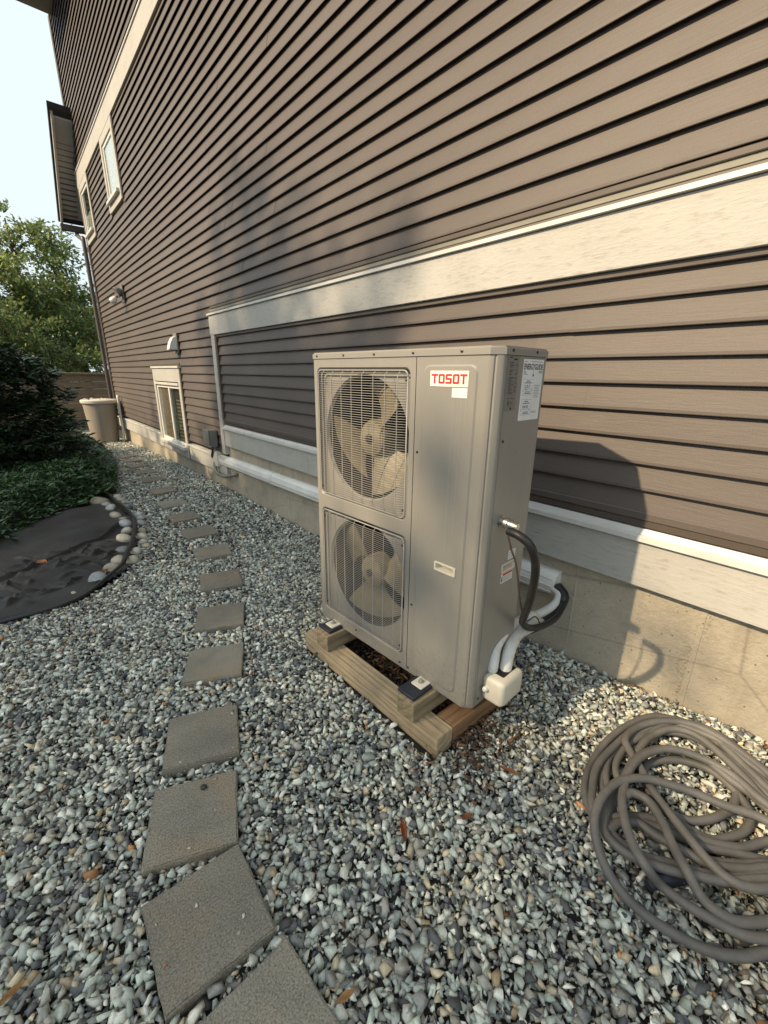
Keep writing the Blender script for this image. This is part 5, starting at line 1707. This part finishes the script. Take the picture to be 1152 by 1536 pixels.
# retaining wall of planks behind the house
rw = empty('retaining_wall', (-15.4, 1.0, -0.25))
tag(rw, 'brown plank retaining wall closing the yard beyond the house', 'wall')
for k in range(8):
    put('plank', box_me((-0.03 - 0.004 * (k % 2), -4.0, 0.012 + 0.198 * k), (0.03 + 0.004 * (k % 3), 4.5, 0.198 * (k + 1)), 0.006, 1), MAT['plank'], rw)
put('cap', box_me((-0.10, -4.0, 1.588), (0.10, 4.5, 1.640), 0.006, 1), MAT['plank'], rw)
pt = put('patio', box_me((-15.3, 0.3, -0.33), (-12.75, 6.0, -0.21), 0.01), MAT['patio'])
tag(pt, kind='structure')

# bin at the far corner
bn = empty('rain_barrel', (-12.05, 1.585, float(gz(-12.05, 1.5)) - 0.01))
tag(bn, 'taupe round plastic bin with pale lid standing at the far house corner', 'bin')
put('body', lathe_me([(0.25, 0.0), (0.27, 0.02), (0.335, 0.88), (0.345, 0.89), (0.345, 0.915), (0.32, 0.92)], 36, 'body'), MAT['bin'], bn)
put('lid', lathe_me([(0.355, 0.905), (0.372, 0.915), (0.375, 0.965), (0.35, 0.985), (0.10, 1.0), (0.02, 1.0)], 36, 'lid'), MAT['binlid'], bn)
for k in range(7):
    a = k * 0.9
    rr_ = 0.12 + 0.03 * k
    me = box_me((-0.03, -0.02, 0), (0.03, 0.02, 0.02), 0.008, 1)
    put('lid_knob', me, MAT['binlid'], bn, (rr_ * math.cos(a), rr_ * math.sin(a), 0.99), (0, 0, a))
st_ = put('standpipe', tube_me(catmull([(-11.78, 1.93, 0.92), (-11.78, 1.93, 0.5), (-11.77, 1.925, 0.1), (-11.75, 1.90, -0.14)], 5), 0.028, 8), MAT['cream'])
tag(st_, 'thin pale standpipe on the wall right beside the bin', 'pipe')


# ------------------------------------------------------------------ trees behind the viewpoint that shade the yard
def shade_tree(base, h, crown, nleaf, label, seed, clumps):
    tree('shade_tree', base, h, crown, nleaf, 0.20, (0.06, 0.10, 0.03), label, seed, clumps=clumps, trunk_r=0.2, group='trees behind the viewpoint')


shade_tree((-7.6, -11, 0), 11.5, [(0.0, 0, 11.5, 1.5, 0.9, 1.1), (-0.3, 0, 10.2, 1.5, 0.9, 0.8), (0.9, 0, 10.5, 0.8, 0.8, 0.7)], 7000, 'tallest leafy tree behind the viewpoint shading the wall left of the heat pump', 61, 70)
shade_tree((-12.2, -11, 0), 9.2, [(0, 0, 8.8, 1.9, 0.9, 1.2)], 5000, 'leafy tree behind the viewpoint shading the shrub and the ground cover', 62, 50)
shade_tree((-9.6, -11, 0), 9.0, [(0, 0, 8.6, 1.6, 0.9, 1.2)], 4500, 'leafy tree behind the viewpoint shading the black fabric', 63, 45)
shade_tree((-6.0, -11, 0), 9.2, [(0, 0, 8.7, 1.7, 0.9, 1.1)], 2600, 'leafy tree behind the viewpoint shading the middle pavers', 64, 45)
shade_tree((-3.6, -11, 0), 9.0, [(0, 0, 8.5, 1.6, 0.9, 1.1)], 2900, 'leafy tree behind the viewpoint shading the nearest pavers', 65, 45)
shade_tree((-1.2, -11, 0), 9.0, [(0, 0, 8.5, 1.6, 0.9, 1.2), (-1.9, 0, 9.15, 0.9, 0.8, 0.45)], 4800, 'leafy tree behind the viewpoint shading the hose', 66, 40)
t = tree('shade_tree', (-4.4, -11, 0), 10.7, [(0.08, 0, 10.85, 0.10, 0.1, 0.12), (-0.10, 0, 10.47, 0.17, 0.1, 0.09), (0.10, 0, 10.22, 0.09, 0.1, 0.14), (0.0, 0, 9.96, 0.16, 0.1, 0.10), (-0.45, 0, 10.66, 0.14, 0.1, 0.06)],
         330, 0.11, (0.06, 0.10, 0.03), 'slender young tree behind the viewpoint, its twigs shading the heat pump front', 67, clumps=11, trunk_r=0.02, group='trees behind the viewpoint', spray=1.3)
